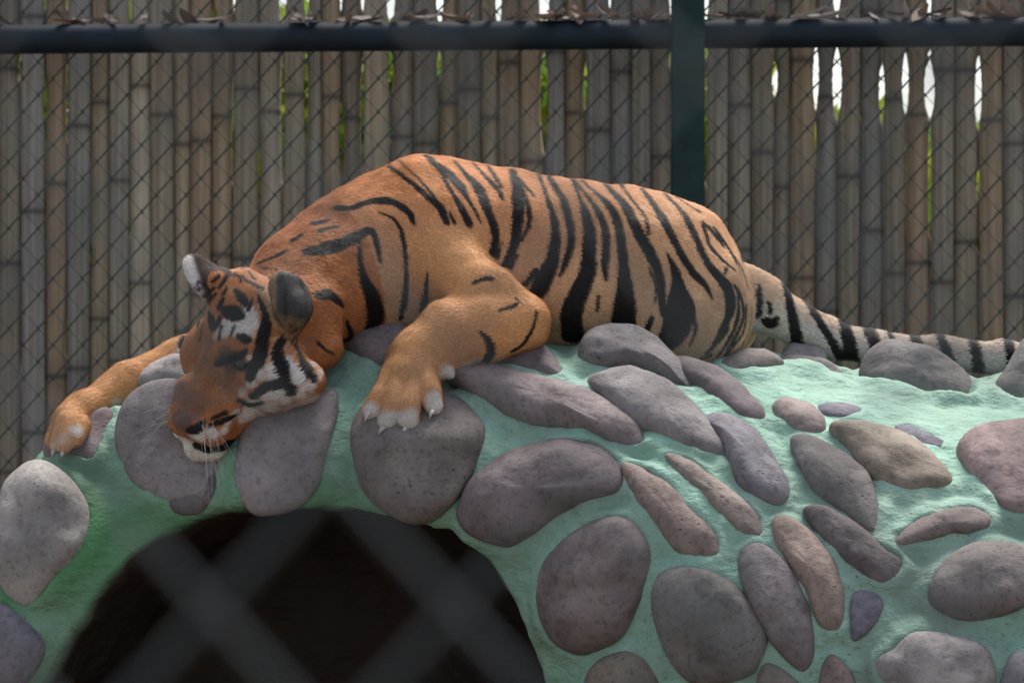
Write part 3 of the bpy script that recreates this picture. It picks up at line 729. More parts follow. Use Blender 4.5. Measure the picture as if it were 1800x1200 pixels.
# coat markings and a skin fold's painted shade, surveyed as lines (px, py, half width px) and laid on the skin
STR = [
 # shoulder and flank
 [(587,366,5),(613,367,5),(640,357,6),(667,352,7),(693,357,6),(717,373,5),(728,393,2)],
 [(533,443,7),(567,437,11),(600,427,10),(627,413,8),(647,405,6),(658,417,4),(663,440,4),(667,460,2)],
 [(628,423,4),(630,460,5),(637,490,9),(650,520,14),(657,553,16),(650,580,14)],
 [(663,373,2),(693,387,3),(707,420,3),(712,473,4),(710,520,5),(702,560,4)],
 [(700,306,4),(730,327,5),(753,347,5),(773,363,6),(785,390,4)],
 [(720,302,2),(750,330,3),(770,357,3)],
 [(768,291,8),(787,307,10),(807,327,9),(817,343,5),(830,363,3),(843,390,2)],
 [(793,337,4),(813,370,6),(827,403,6),(833,433,5)],
 [(790,373,2),(803,400,2.5),(815,423,2)],
 [(819,309,4),(837,330,9),(853,363,8),(867,400,7),(867,433,7),(857,457,5)],
 [(880,425,3),(872,450,4),(860,465,3)],
 [(902,325,5),(908,351,9),(908,393,9),(902,428,8),(888,460,6),(875,478,4)],
 [(912,327,4),(926,362,4),(928,393,5),(915,421,4)],
 [(905,449,4),(891,480,3)],
 [(950,321,4),(961,351,4.5),(971,379,6),(975,411,8),(971,446,10),(961,477,13),(947,505,14),(938,522,9)],
 [(940,474,4),(922,498,4)],
 [(975,331,6),(989,354,7),(999,393,7),(1001,428,7),(992,460,5),(982,484,2)],
 [(1017,349,3),(1027,375,7),(1034,407,10),(1033,442,10),(1031,477,12),(1020,505,14),(1003,547,17),(1004,590,18)],
 [(1024,338,3),(1045,365,5),(1059,393,6),(1064,428,6),(1062,463,5),(1064,491,2)],
 [(1041,336,4),(1066,358,6),(1083,389,7),(1090,428,7),(1094,463,9),(1097,505,13),(1096,540,18),(1092,590,21)],
 [(1076,339,6),(1097,361,8),(1111,389,8),(1125,417,9),(1143,449,9),(1157,484,8),(1162,519,7),(1164,550,3)],
 [(1111,354,2.5),(1132,382,3),(1138,412,2.5)],
 [(1136,345,5),(1157,375,7),(1178,414,7),(1195,445,6),(1216,477,6),(1237,498,5),(1250,521,2)],
 [(1171,445,2),(1185,477,7),(1192,512,14),(1194,547,23),(1182,585,20),(1160,612,12)],
 [(1178,352,4),(1202,379,5),(1220,414,6),(1237,452,6),(1258,480,8),(1279,508,10),(1283,540,9),(1270,575,6),(1250,612,5)],
 [(1297,519,3),(1296,557,4),(1280,596,4),(1262,622,4)],
 [(1234,389,3),(1244,428,4),(1269,456,3),(1290,473,2)],
 [(1241,396,3),(1258,414,5),(1269,431,2)],
 [(1311,533,3),(1308,575,3.5),(1291,603,3.5),(1272,626,3)],
 [(1321,540,3),(1318,575,3),(1304,606,3)],
 [(1283,442,3),(1302,470,3),(1312,500,3)],
 [(1205,358,3),(1228,372,3)], [(1252,398,2),(1272,425,3),(1290,455,3),(1303,485,2)], [(1262,500,2),(1276,470,2)], [(1290,500,3),(1303,525,4),(1305,560,4),(1292,590,4),(1278,612,3)], [(1240,620,4),(1262,600,4),(1280,575,3)], [(1225,632,4),(1250,622,4)], [(1140,470,2),(1150,500,3),(1152,530,2)], [(1215,545,2),(1222,575,3),(1212,605,3)], [(1050,520,2),(1048,545,3)],
 [(852,311,3),(873,333,4),(882,351,2)], [(866,308,4),(880,330,2)], [(912,316,3),(936,344,2)],
 [(1146,557,4),(1137,577,5),(1127,598,4)],
 [(750,480,2),(747,513,5),(740,547,5)], [(780,460,2),(770,507,3),(767,537,3)],
 # foreleg
 [(945,548,2),(938,578,3),(922,603,3),(902,616,3)], [(847,583,2),(861,600,5),(865,619,7),(856,634,7)],
 [(905,522,2),(910,536,3),(880,546,2)], [(864,488,3),(847,490,4),(830,497,3)],  # last line is the shade of a skin fold, painted on
 # neck
 [(557,517,8),(580,517,10),(600,535,4)], [(548,394,5),(573,388,3)], [(510,424,4),(525,415,3)], [(450,467,4),(475,455,5),(497,443,4)],
 [(453,472,4),(480,475,4)], [(560,405,3),(590,398,2)], [(433,495,4),(460,508,5)], [(405,482,3),(428,490,4)], [(606,560,3),(613,590,4),(600,600,3)],
 # face
 [(413,512,5),(424,524,8),(431,535,6)], [(397,548,8),(409,552,13),(421,556,8)], [(418,592,4),(429,597,8),(437,599,4)],
 [(452,520,3),(467,560,7),(460,600,11),(453,630,10),(438,664,8)],
 [(510,586,4),(497,598,7),(484,617,9),(490,647,11),(494,673,9),(467,681,7),(441,698,5)],
 [(492,578,5),(513,600,7),(524,627,9),(537,653,9),(548,670,5)], [(494,673,8),(508,689,8)],
 [(375,509,3),(360,522,4),(347,538,3)], [(392,527,3),(384,543,5)], [(367,552,4),(371,565,8),(374,580,6)],
 [(352,545,3),(343,556,4)], [(404,478,3),(395,494,4),(384,508,3)], [(425,497,3),(412,482,3)], [(436,478,3),(447,492,4)], [(384,487,3),(372,498,3)],
 [(362,500,2.5),(352,512,3)], [(378,520,3),(366,534,3.5)], [(398,508,3),(391,520,3)], [(416,470,3),(402,466,3)], [(440,462,3),(425,472,3)], [(470,490,3),(485,483,3)], [(356,575,3),(352,600,3)], [(338,545,2.5),(331,562,3)],
 [(384,598,2.5),(388,575,2.5)], [(405,590,2),(411,575,2.5)], [(443,525,2.5),(436,548,3)], [(386,560,4),(381,575,4)], [(420,650,3),(440,640,4),(449,628,4)], [(556,600,2),(570,612,2.5),(585,620,2)], [(345,510,2),(352,498,2.5)],
 [(331,578,3),(322,600,4),(318,620,3)], [(349,567,3),(345,590,3)],
 [(380,641,5),(400,634,7),(420,627,7),(431,618,4)],
 [(333,757,6),(345,754,8),(355,744,5)], [(367,748,3),(390,741,4),(413,731,3)], [(372,737,2.5),(395,727,3)], [(345,781,6),(370,788,8),(395,783,8),(415,772,5)],
 [(417,705,3),(437,712,4),(455,706,3)],
 # tail root
 [(1331,500,4),(1332,525,6),(1331,553,5)], [(1349,532,3),(1351,548,3)], [(1343,562,6),(1354,568,9),(1360,560,5)],
]
TAILB = [(1385,545,1398,603,9),(1424,545,1472,625,8),(1482,575,1492,626,13),(1524,580,1543,630,13),(1562,592,1572,632,9),(1606,598,1626,646,12),(1654,606,1670,652,11),(1707,605,1716,654,11),(1768,608,1776,656,10),(1826,612,1834,660,14),(1885,625,1890,668,14),(1940,632,1945,676,16),(1985,640,1995,686,16)]
STR3 = []
def add_line(L, tag):
    P = catmull(np.array(L, float), 6)
    Q = []
    for p in P:
        q = drape(p[0], p[1])
        if q is not None: Q.append((*q, p[2]*1.18*pxm*(CD + q[1])/CD))
    if len(Q) > 1:
        Q = np.array(Q)
        rg, _ = classify(Q[:,:3])
        if L[0][0] > 690 and L[0][1] < 470: Q = Q[(rg != REG.index('arm')) & (rg != REG.index('paw'))]
        if len(Q) > 1: STR3.append((Q, tag))
for i, L in enumerate(STR):
    if L[0][0] > 690 and L[0][1] < 362:    # bands that run on over the back
        (xa, ya, ha), (xb, yb, hb) = L[0], L[1]
        n_ = math.hypot(xb-xa, yb-ya); ux, uy = (xa-xb)/n_, (ya-yb)/n_
        k_ = 0
        while k_ < 9 and drape(xa + ux*4*(k_+1), ya + uy*4*(k_+1)) is not None: k_ += 1
        if 0 < k_: L = [(xa + ux*4*k_, ya + uy*4*k_, max(ha*0.8, 3))] + L
    add_line(L, 'b')
nb = len(STR3)
for i in range(nb):                       # the trunk's other side carries the same bands
    Q, t = STR3[i]
    if Q[:,0].min() > W(690,0,0)[0] and Q[:,1].min() > -0.17 and Q[:,0].max() < W(1325,0,0)[0]:
        M_ = Q.copy(); M_[:,1] = 0.05 - M_[:,1]; STR3.append((M_, 'b'))
TA = np.array([W(p[0], p[1], p[2]) for p in TAIL])
# white, cream and dark patches (px, py, radius, colour, strength)
cO, cT, cW, cK = np.array([0.66,0.285,0.11]), np.array([0.62,0.415,0.25]), np.array([0.72,0.68,0.64]), np.array([0.014,0.012,0.013])
cD = np.array([0.44,0.17,0.064]); cG = np.array([0.13,0.125,0.125])
BLOB = [
 (427,567,24,cW,1.0),(404,574,15,cW,.9),(437,550,12,cW,.7),(392,583,13,cW,.85),(402,572,10,cW,.7),(436,583,14,cW,.75),
 (503,637,9,cW,1),(511,652,13,cW,1),(519,668,12,cW,1),(500,612,8,cT,.6),
 (470,648,9,cW,.9),(455,663,9,cW,.9),(476,660,12,cW,.9),(440,675,10,cW,.8),
 (462,695,15,cW,.75),(478,692,15,cW,.85),(445,705,12,cW,.7),(425,690,10,cW,.6),
 (413,728,10,cW,.7),(435,722,12,cW,.75),(460,715,12,cW,.7),(398,742,8,cW,.6),
 (350,768,10,cW,.85),(372,763,10,cW,.8),(393,757,9,cW,.7),(362,758,8,cW,.5),(337,765,7,cW,.7),
 (350,798,11,cW,.9),(370,801,11,cW,.9),(392,797,10,cW,.85),
 (333,800,9,cW,.8),(343,808,9,cW,.8),(330,788,7,cW,.6),(410,790,9,cW,.7),(425,735,12,cW,.7),(448,727,13,cW,.75),(472,716,13,cW,.8),(497,703,13,cW,.8),(520,692,12,cW,.8),(541,678,11,cW,.75),(556,668,9,cW,.6),(495,690,10,cW,.7),
 (317,612,6,cW,.8),(320,596,5,cW,.6),(330,530,12,cT,.7),
 (385,652,34,np.array([.22,.12,.065]),.55),(398,632,19,np.array([.055,.05,.035]),.8),(420,640,13,np.array([.03,.028,.02]),.9),(406,648,12,np.array([.10,.07,.045]),.6),(415,628,13,np.array([.04,.04,.03]),.75),(437,630,5,cW,.9),  # dark smudge over the eye is painted-in shade, the small white spot a glint
 (545,640,8,cW,.55),(557,655,8,cW,.6),(570,664,7,cW,.5),(530,610,5,cW,.35),
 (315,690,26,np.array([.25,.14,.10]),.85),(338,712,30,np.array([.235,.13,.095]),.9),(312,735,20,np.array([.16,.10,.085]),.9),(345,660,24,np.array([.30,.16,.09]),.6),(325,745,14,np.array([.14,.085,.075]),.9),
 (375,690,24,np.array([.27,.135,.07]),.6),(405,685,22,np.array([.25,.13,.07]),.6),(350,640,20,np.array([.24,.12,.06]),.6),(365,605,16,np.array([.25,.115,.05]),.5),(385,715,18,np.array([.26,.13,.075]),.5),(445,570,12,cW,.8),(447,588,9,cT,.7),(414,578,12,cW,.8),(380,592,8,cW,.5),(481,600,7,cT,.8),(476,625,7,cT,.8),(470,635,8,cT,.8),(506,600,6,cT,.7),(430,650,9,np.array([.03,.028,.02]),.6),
 (458,515,9,np.array([.30,.22,.15]),.7),(474,532,10,np.array([.30,.22,.15]),.8),(488,550,11,np.array([.28,.20,.14]),.85),(502,568,12,np.array([.26,.19,.13]),.85),(520,585,12,np.array([.26,.18,.12]),.8),(538,596,10,np.array([.30,.18,.10]),.6),
 (470,520,14,cT,.4),(462,545,12,cT,.6),(485,545,10,cT,.6),(500,568,10,cT,.7),(512,580,9,cT,.6),
]
PAWS = [(652,722,17,cW,.85),(680,742,21,cW,.9),(718,740,22,cW,.9),(763,710,20,cW,.9),(768,695,10,cW,.6),(789,655,14,cW,.9),(645,735,10,cW,.8),(776,660,9,cW,.6),(840,634,16,cW,.45),(820,640,12,cW,.5),
 (110,770,14,cW,.45),(97,785,12,cW,.5),(135,755,14,cW,.75),(205,712,14,cW,.6),(180,722,12,cW,.5),(240,700,10,cW,.4)]
BL3 = []
for (p, q, r, c, s) in BLOB + PAWS:
    w = drape(p, q)
    if w is not None: BL3.append((w, r*pxm, c, s))

def coat(P, N):
    reg, flow = classify(P)
    R = lambda n: reg == REG.index(n)
    nz1 = fnoise(P*11, 71, 3); nz2 = fnoise(P*70, 72, 2)
    up = np.clip((P[:,2] - 1.33)/0.30, 0, 1)                       # paler down the flank
    c = cT[None]*(1-up[:,None]) + cO[None]*up[:,None]
    xr = np.clip((P[:,0] - (-0.12))/0.45, 0, 1)[:,None]            # sandier towards the hips
    c = np.where(R('torso')[:,None], c*(1-0.35*xr) + cT[None]*0.35*xr, c)
    hd = R('head') | R('neck')
    c = np.where(hd[:,None], cD[None], c)
    fr = np.clip((P[:,0] + 0.36)/0.14, 0, 1)[:,None]
    c = np.where(R('neck')[:,None], cD[None]*(1-fr) + (0.5*cO+0.5*c)*fr, c)
    q_ = (P - HO); qd, qn = q_ @ Dn, q_ @ Nf                       # white under the jaw and on the chin
    uj = np.clip((-0.118 - qn)/0.02 + 0.5*nz2, 0, 1)*np.clip((qd - 0.015)/0.02, 0, 1)
    uj = np.maximum(uj, np.clip((qd - 0.200)/0.008, 0, 1))*0.85
    uj = np.where(R('head'), uj, 0)[:,None]
    c = c*(1-uj) + cW[None]*uj
    arm = R('arm') | R('farleg')
    c = np.where(arm[:,None], np.array([0.70,0.36,0.155])[None], c)
    c = np.where((R('paw') | R('farpaw'))[:,None], np.array([0.70,0.36,0.16])[None], c)
    # tail: pale with rings
    t_ = R('tail'); tx = P[:,0]; f0 = np.clip((tx - W(1390,0,.1)[0])/0.15, 0, 1)[:,None]
    top = np.clip((N[:,2] + 0.1)/0.8, 0, 1)[:,None]*(1-0.5*f0)
    tc = cW[None]*0.80*(1-top) + np.array([0.55,0.36,0.22])[None]*top
    f1 = np.clip((tx - W(1322,0,.05)[0])/0.10, 0, 1)[:,None]; f1 = 1 - (1-f1)*np.clip((N[:,2] + 0.55)/0.6, 0, 1)[:,None]
    c = np.where(t_[:,None], cT[None]*(1-f1) + tc*f1, c)
    for (w, r, col, s) in BL3:
        m = np.where((np.abs(P - w) < r*1.7).all(1))[0]
        if len(m):
            d = np.linalg.norm(P[m] - w, axis=1)*(1 + 0.25*nz2[m])
            a = s*np.clip((1.35*r - d)/(0.7*r), 0, 1); a = a*a*(3-2*a)
            c[m] = c[m]*(1-a[:,None]) + col[None]*a[:,None]
    # backs of the ears
    e = R('ear') ; st_ = fnoise(P[e]*np.array([95, 95, 22]), 77, 2)
    c[e] = np.array([0.052,0.049,0.049])[None]*(1 + 0.75*np.clip(st_, -1, 1.3))[:,None]
    lo_ = np.clip((W(0,556,-.44)[2] - P[e][:,2] + 0.25*(W(520,0,-.44)[0] - P[e][:,0]))/0.02, 0, 1)[:,None]*0.9
    lo_ = np.maximum(lo_, np.clip((W(489,0,-.44)[0] - P[e][:,0])/0.008, 0, 1)[:,None]*0.8)
    c[e] = c[e]*(1-lo_) + (np.array([0.30,0.20,0.125])[None]*(1+0.6*st_[:,None]))*lo_
    ef = R('farear')
    wtip = np.clip((W(352,0,-.36)[0] - P[:,0] - 0.35*(P[:,2]-W(0,475,-.36)[2]))/0.010 + 0.5*nz1, 0, 1)
    c[ef] = (cW[None]*wtip[ef][:,None] + np.array([0.05,0.03,0.025])[None]*(1-wtip[ef])[:,None])
    # bands
    wob = 0.0012*nz2 + 0.002*nz1
    k = np.zeros(len(P))
    for (Q, t) in STR3:
        mw = Q[:,3].max() + 0.012
        m = np.where((P > Q[:,:3].min(0)-mw).all(1) & (P < Q[:,:3].max(0)+mw).all(1))[0]
        if not len(m): continue
        Pm = P[m]; best = np.full(len(m), -1.0)
        for a, b in zip(Q[:-1], Q[1:]):
            ab = b[:3]-a[:3]; L2 = ab @ ab + 1e-12
            tt = np.clip(((Pm - a[:3]) @ ab)/L2, 0, 1)
            d = np.linalg.norm(Pm - (a[:3] + tt[:,None]*ab), axis=1)
            best = np.maximum(best, a[3] + tt*(b[3]-a[3]) - d)
        k[m] = np.maximum(k[m], np.clip((best + wob[m] + 0.0018)/0.0036, 0, 1))
    ti = np.where(t_)[0]
    for (xa, ya, xb, yb, hw) in TAILB:
        A_, B_ = W(xa, ya, 0.10), W(xb, yb, 0.10)
        s_ = (P[ti,2] - A_[2])/(B_[2]-A_[2]); xm = A_[0] + s_*(B_[0]-A_[0])
        k[ti] = np.maximum(k[ti], np.clip((hw*pxm*(1+0.25*(s_-.5)) - np.abs(P[ti,0]-xm) + wob[ti] + 0.0018)/0.0036, 0, 1))
    k[e] = 0
    k = k[:,None]
    c = c*(1 + 0.10*nz1[:,None] + 0.05*nz2[:,None])
    c = c*(1-k) + cK[None]*k
    return np.clip(c, 0.004, 1), reg, flow, k[:,0]

tiger = obj('tiger', None, loc=tuple(W(950, 600, 0.0)), label='orange tiger with black stripes resting its head over the edge of the stone den', cat='tiger')
T0 = W(950, 600, 0.0)
tc_, treg, tflow, tk = coat(TV, TN)
tme = mesh_np('body', TV - T0, TQ)
set_attr(tme, 'coat', tc_ * 0.8)
obj('body', tme, mat_coat('tiger_skin'), tiger)

# fur: short tapered hairs combed along the body
fa, fb, fc = TV[tri[:,0]], TV[tri[:,1]], TV[tri[:,2]]
ar = 0.5*np.linalg.norm(np.cross(fb-fa, fc-fa), axis=1)
NH = 520000
pick = rng.choice(len(tri), NH, p=ar/ar.sum())
r1, r2 = np.sqrt(rng.random(NH)), rng.random(NH)
w0, w1, w2 = (1-r1)[:,None], (r1*(1-r2))[:,None], (r1*r2)[:,None]
HP = fa[pick]*w0 + fb[pick]*w1 + fc[pick]*w2
HN = TN[tri[pick,0]]*w0 + TN[tri[pick,1]]*w1 + TN[tri[pick,2]]*w2
HN /= np.linalg.norm(HN, axis=1)[:,None]
hc, hreg, hflow, hk = coat(HP, HN)
LEN = np.array([0.0075,0.011,0.008,0.006,0.008,0.006,0.007,0.006,0.009,0.010])[hreg]
# longer on the cheeks, throat and belly
ch = (hreg == REG.index('head')) & (((HP - HO) @ Lf) > 0.09); LEN[ch] = 0.014
LEN *= rng.uniform(0.6, 1.25, NH)
nose_near = np.linalg.norm(HP - hp(0,0.175,-0.01), axis=1) < 0.045; LEN[nose_near] *= 0.45
fl = hflow - HN*(hflow*HN).sum(1)[:,None]; fl /= np.linalg.norm(fl, axis=1)[:,None] + 1e-9
clump = np.stack([vnoise(HP*45, 81), vnoise(HP*45, 82), vnoise(HP*45, 83)], 1)
fl = fl + 0.35*clump + 0.16*rng.normal(size=(NH,3))
fl -= HN*(fl*HN).sum(1)[:,None]; fl /= np.linalg.norm(fl, axis=1)[:,None] + 1e-9
lift = (0.30 + 0.12*rng.normal(size=NH))[:,None]
dr = fl + HN*np.clip(lift, 0.08, 0.7); dr /= np.linalg.norm(dr, axis=1)[:,None]
side = np.cross(dr, HN); side /= np.linalg.norm(side, axis=1)[:,None] + 1e-9
wd = (0.00055 + 0.0003*rng.random(NH))[:,None]
B0 = HP - HN*0.001
tip = HP + dr*LEN[:,None] - HN*(LEN*0.12)[:,None]
mid = HP + dr*(LEN*0.55)[:,None] + HN*(LEN*0.04)[:,None]
FV = np.concatenate([B0 - side*wd, B0 + side*wd, mid + side*wd*0.8, mid - side*wd*0.8, tip]) - T0
i_ = np.arange(NH)
FF = np.concatenate([np.stack([i_, i_+NH, i_+2*NH], 1), np.stack([i_, i_+2*NH, i_+3*NH], 1), np.stack([i_+3*NH, i_+2*NH, i_+4*NH], 1)])
fme = mesh_np('fur', FV, FF)
tone = (1 + 0.16*rng.normal(size=NH))[:,None]
hcol = np.clip(hc*tone, 0.004, 0.95)
set_attr(fme, 'coat', np.concatenate([hcol*0.82, hcol*0.82, hcol, hcol, np.clip(hcol*1.15, 0, 0.95)]))
nn = np.concatenate([HN*0.75 - fl*0.0 + side*(-0.5), HN*0.75 + side*0.5, HN + side*0.4, HN - side*0.4, HN])
nn /= np.linalg.norm(nn, axis=1)[:,None]
fme.normals_split_custom_set_from_vertices(nn.astype(np.float32))
obj('fur', fme, mat_coat('tiger_fur', 0.6, 0.25, False), tiger, kind='stuff')

# claws, eye, nose, whiskers
claw_m = mat_simple('claw_horn', (0.50,0.47,0.44), 0.4, 0.5, 40, 0.15)
for (a, b) in (((652,722,-0.415),(640,742,-0.425)), ((676,750,-0.44),(664,765,-0.445)), ((713,752,-0.445),(706,766,-0.447)), ((760,722,-0.432),(755,736,-0.435)), ((95,792,-0.22),(91,803,-0.215)), ((111,795,-0.24),(108,805,-0.235))):
    A_, B_ = W(*a), W(*b); mid_ = 0.5*(A_+B_) + np.array([0, -0.004, 0.003])
    V, F = tube([A_, mid_, B_], [0.0055, 0.004, 0.0006], 8)
    obj('claw', mesh_np('claw', V - T0, F), claw_m, tiger)
eye_m = mat_simple('eye_dark', (0.012,0.012,0.010), 0.3, 0.4, 30, 0.3)
for s in (1, -1):
    bm = bmesh.new(); bmesh.ops.create_uvsphere(bm, u_segments=20, v_segments=12, radius=0.0135)
    me = bpy.data.meshes.new('eye'); bm.to_mesh(me); bm.free()
    for p in me.polygons: p.use_smooth = True
    obj('eye', me, eye_m, tiger, tuple(hp(0.056*s, 0.014, -0.0415 if s > 0 else -0.056) - T0))
wh_m = mat_simple('whisker_hair', (0.62,0.60,0.56), 0.6, 0.3, 50, 0.05)
for i in range(20):
    s = 1 if i % 3 else -1
    r0 = hp(s*random.uniform(0.030, 0.060), random.uniform(0.14, 0.185), -0.030)
    q = bvh.find_nearest(Vector(r0)); r0 = np.array(q[0])
    d = Lf*s*random.uniform(0.3, 1.0) + Dn*random.uniform(0.15, 0.9) + Nf*random.uniform(-0.05, 0.35); d /= np.linalg.norm(d)
    L = random.uniform(0.05, 0.13)
    pts = [r0 + d*L*t + np.array([0, 0, -0.35*L*t*t]) for t in np.linspace(0, 1, 7)]
    V, F = tube(pts, np.linspace(0.00034, 0.00010, 7), 5)
    obj('whisker', mesh_np('whisker', V - T0, F), wh_m, tiger)

# ------------------------------------------------------------------ bamboo screen behind the den
YB = 3.30
bam = obj('bamboo_fence', None, loc=(0, YB, 0), label='weathered grey brown bamboo pole screen standing behind the wire fence', cat='fence')
BX = [36,79,118,160,192,228,264,305,335,372,410,455,497,538,566,600,637,686,726,772,805,845,876,913,957,993,1030,1073,1110,1143,1183,1212,1241,1280,1320,1362,1390,1434,1472,1512,1551,1592,1635,1678,1720,1762,1803]
lx = BX[0]; 
while lx > -420: lx -= rng.uniform(34, 44); BX.insert(0, lx)
lx = BX[-1]
while lx < 2220: lx += rng.uniform(34, 44); BX.append(lx)
BX = np.array(BX, float)
# open slits between poles: (px, py from, py to, width px)
GAPS = [(37,85,150,6),(79,-60,20,5),(79,130,260,5),(118,-60,20,6),(118,90,260,4),(228,-60,50,5),(376,15,40,5),(410,-60,25,5),(410,120,330,6),(455,220,360,5),(497,-60,42,15),(497,85,330,9),(538,-60,30,11),(538,90,260,7),(606,-60,20,4),(600,180,320,9),(637,-60,22,9),(637,90,310,7),(686,-60,48,15),(686,85,170,9),(686,200,260,3),(772,-60,48,13),(772,90,145,10),(880,-60,58,11),(957,-60,56,19),(957,84,270,15),(1030,110,200,6),(1073,-60,38,5),(1183,-60,42,10),(1183,84,122,11),(1183,140,260,4),(1241,-60,42,12),(1241,74,103,10),(1241,120,330,6),
 (1362,104,176,11),(1434,72,198,12),(1434,205,300,4),(1472,-60,26,14),(1472,84,208,16),(1512,200,222,4),(1551,112,215,9),(1592,86,208,15),(1592,215,400,4),(1635,-60,30,7),(1635,88,96,9),(1635,106,208,18),(1635,215,420,5),(1720,95,228,11),(1720,300,350,6),(1720,420,440,5),(37,640,700,4),(118,560,640,4),(230,380,420,6),(160,430,480,4),(1800,540,600,4),(1712,535,600,10)]
sb = (CD + YB)/CD*S0
pys = np.concatenate([np.arange(-300, -40, 40), np.arange(-40, 460, 9), np.arange(460, 1360, 40)]).astype(float)
def gapw(bx, side):
    g_ = np.zeros(len(pys))
    for (x, a, b, w) in GAPS:
        if abs(x - bx) < 7:
            L = b - a; mid = (a+b)/2
            u = np.clip(1 - (np.abs(pys - mid)/(L/2))**2.2, 0, 1)*(1 + 0.12*np.sin(pys*0.31 + x))
            g_ = np.maximum(g_, w*u**0.85*0.9)
    return g_
bam_m = mat_bamboo()
gw = [gapw(b, 0) for b in BX]
lean = [rng.uniform(-5, 5) for _ in BX]
tones = [(0.19,0.175,0.15),(0.215,0.19,0.155),(0.17,0.165,0.155),(0.20,0.165,0.13),(0.15,0.14,0.125),(0.245,0.23,0.205),(0.18,0.145,0.115),(0.17,0.17,0.18)]
for i in range(len(BX)-1):
    cx = (BX[i] + BX[i+1])/2
    bow = 1 - (pys - 200)/1000.0
    L = BX[i] + lean[i]*(pys-200)/600 + gw[i]/2; R_ = BX[i+1] + lean[i+1]*(pys-200)/600 - gw[i+1]/2
    ov = 2.5 if i % 2 else -0.6
    closedL = np.where(gw[i] < 1.0, ov, 0.0); closedR = np.where(gw[i+1] < 1.0, ov, 0.0)
    c = (L - closedL + R_ + closedR)/2; r = (R_ + closedR - L + closedL)/2
    # internodes
    node = []; p = rng.uniform(-330, -60)
    while p < 1400: node.append(p); p += rng.uniform(230, 430)
    nd = np.min(np.abs(pys[:,None] - np.array(node)[None]), 1)
    P = np.stack([(c-900)*sb, np.zeros(len(pys)), ZC + (600-pys)*sb], 1)
    # finer rings at the nodes
    ex_p = np.array(sorted(set(list(pys) + [n_ + d for n_ in node for d in (-9,-6,-3,0,3,6,9) if -300 < n_ + d < 1350])))
    cI = np.interp(ex_p, pys, c); rI = np.interp(ex_p, pys, r)
    ndI = np.min(np.abs(ex_p[:,None] - np.array(node)[None]), 1)
    bulge = 1 + 0.05*np.exp(-(ndI/4.0)**2)
    zz = ZC + (600-ex_p)*sb
    pts = np.stack([(cI-900)*sb, np.full(len(ex_p), rng.uniform(-0.006, 0.006) + (0.024 if i % 2 else 0.0)), zz], 1)
    ns = 14
    a = np.linspace(0, 2*math.pi, ns, endpoint=False)
    rad = rI*sb*bulge
    dep = np.clip(0.75*np.median(rI)*sb + 0.25*rad, 0.01, None)
    V = np.stack([pts[:,None,0] + rad[:,None]*np.cos(a)[None], pts[:,None,1] + dep[:,None]*np.sin(a)[None], np.broadcast_to(zz[:,None], (len(zz), ns))], -1).reshape(-1, 3)
    n_ = len(zz)
    j = np.arange(n_-1)[:,None]*ns; k = np.arange(ns)[None]
    F = np.stack([j+k, j+ns+k, j+ns+(k+1)%ns, j+(k+1)%ns], -1).reshape(-1, 4)
    zc_ = zz.mean(); x_ = (cx-900)*sb
    Vl = V - np.array([x_, 0, zc_])
    me = mesh_np('bamboo_pole', Vl, F)
    band = np.repeat(0.5*np.exp(-(ndI/5)**2) + 0.22*np.exp(-(ndI/18)**2), ns)
    set_attr(me, 'band', np.clip(band, 0, 1)[:,None]*np.ones(3)[None])
    tone = np.array(tones[rng.integers(len(tones))])*rng.uniform(1.6, 2.25)*np.array([1.08,1.0,0.88])
    if abs(cx - 139) < 12: tone = np.array((0.33,0.315,0.28))
    obj('bamboo_pole', me, bam_m, bam, (x_, 0, zc_), color=tone)

# ------------------------------------------------------------------ wire fences
def zigzag(P, Pv, r, n, depth, thin=1.0, sides=6):
    """one chain-link wire: n periods, amplitude P/2, hooked in front and behind at the bends"""
    pts = []; rr = []
    for i in range(2*n + 1):
        zb = i*Pv/2
        xb = 0.0 if i % 2 == 0 else P/2
        nx_ = P/2 - xb
        sgn = 1 if i % 2 == 0 else -1
        over = 0.012*P
        pts += [(xb + sgn*0.035*P, 0.7*depth, zb - 0.035*Pv), (xb - sgn*over, 0.0, zb), (xb + sgn*0.035*P, -0.7*depth, zb + 0.035*Pv)]
        rise = i % 2 == 0
        rr += [r, r, r]
        if i < 2*n:
            for f_ in (0.14, 0.5, 0.86):
                pts += [(xb + (nx_-xb)*f_, -0.7*depth*(1-2*f_), zb + Pv/2*f_)]; rr += [r*(1.0 if rise else thin)]
    return tube(np.array(pts), rr, sides)
wire_dark = mat_simple('green_coated_wire', (0.042,0.056,0.052), 0.5, 0.4, 60, 0.3)
post_m = mat_simple('dark_green_paint', (0.005,0.024,0.026), 0.6, 0.25, 14, 0.35)
rail_m = mat_simple('dark_blue_green_paint', (0.005,0.012,0.022), 0.65, 0.3, 14, 0.35)
YF = 3.02
sf = (CD + YF)/CD*S0
bf = obj('chain_link_fence', None, loc=(0, YF, 0), label='dark green chain link fence with post and top rail in front of the bamboo', cat='fence')
Pb, Pvb = 52.0*sf, 58.5*sf
NB = int(2600/26)
nper = int(2.75/Pvb) + 1
V, F = zigzag(Pb, Pvb, 0.0027, nper, 0.0035, 0.34)  # falling segments thinned: the light on them is put into the shape
wme = mesh_np('wire', V, F)
for i in range(NB):
    px = 15 + 26*(i - 17)
    obj('wire', wme, wire_dark, bf, ((px-900)*sf, 0, 0.02 + (Pvb/2 if i % 2 else 0)))
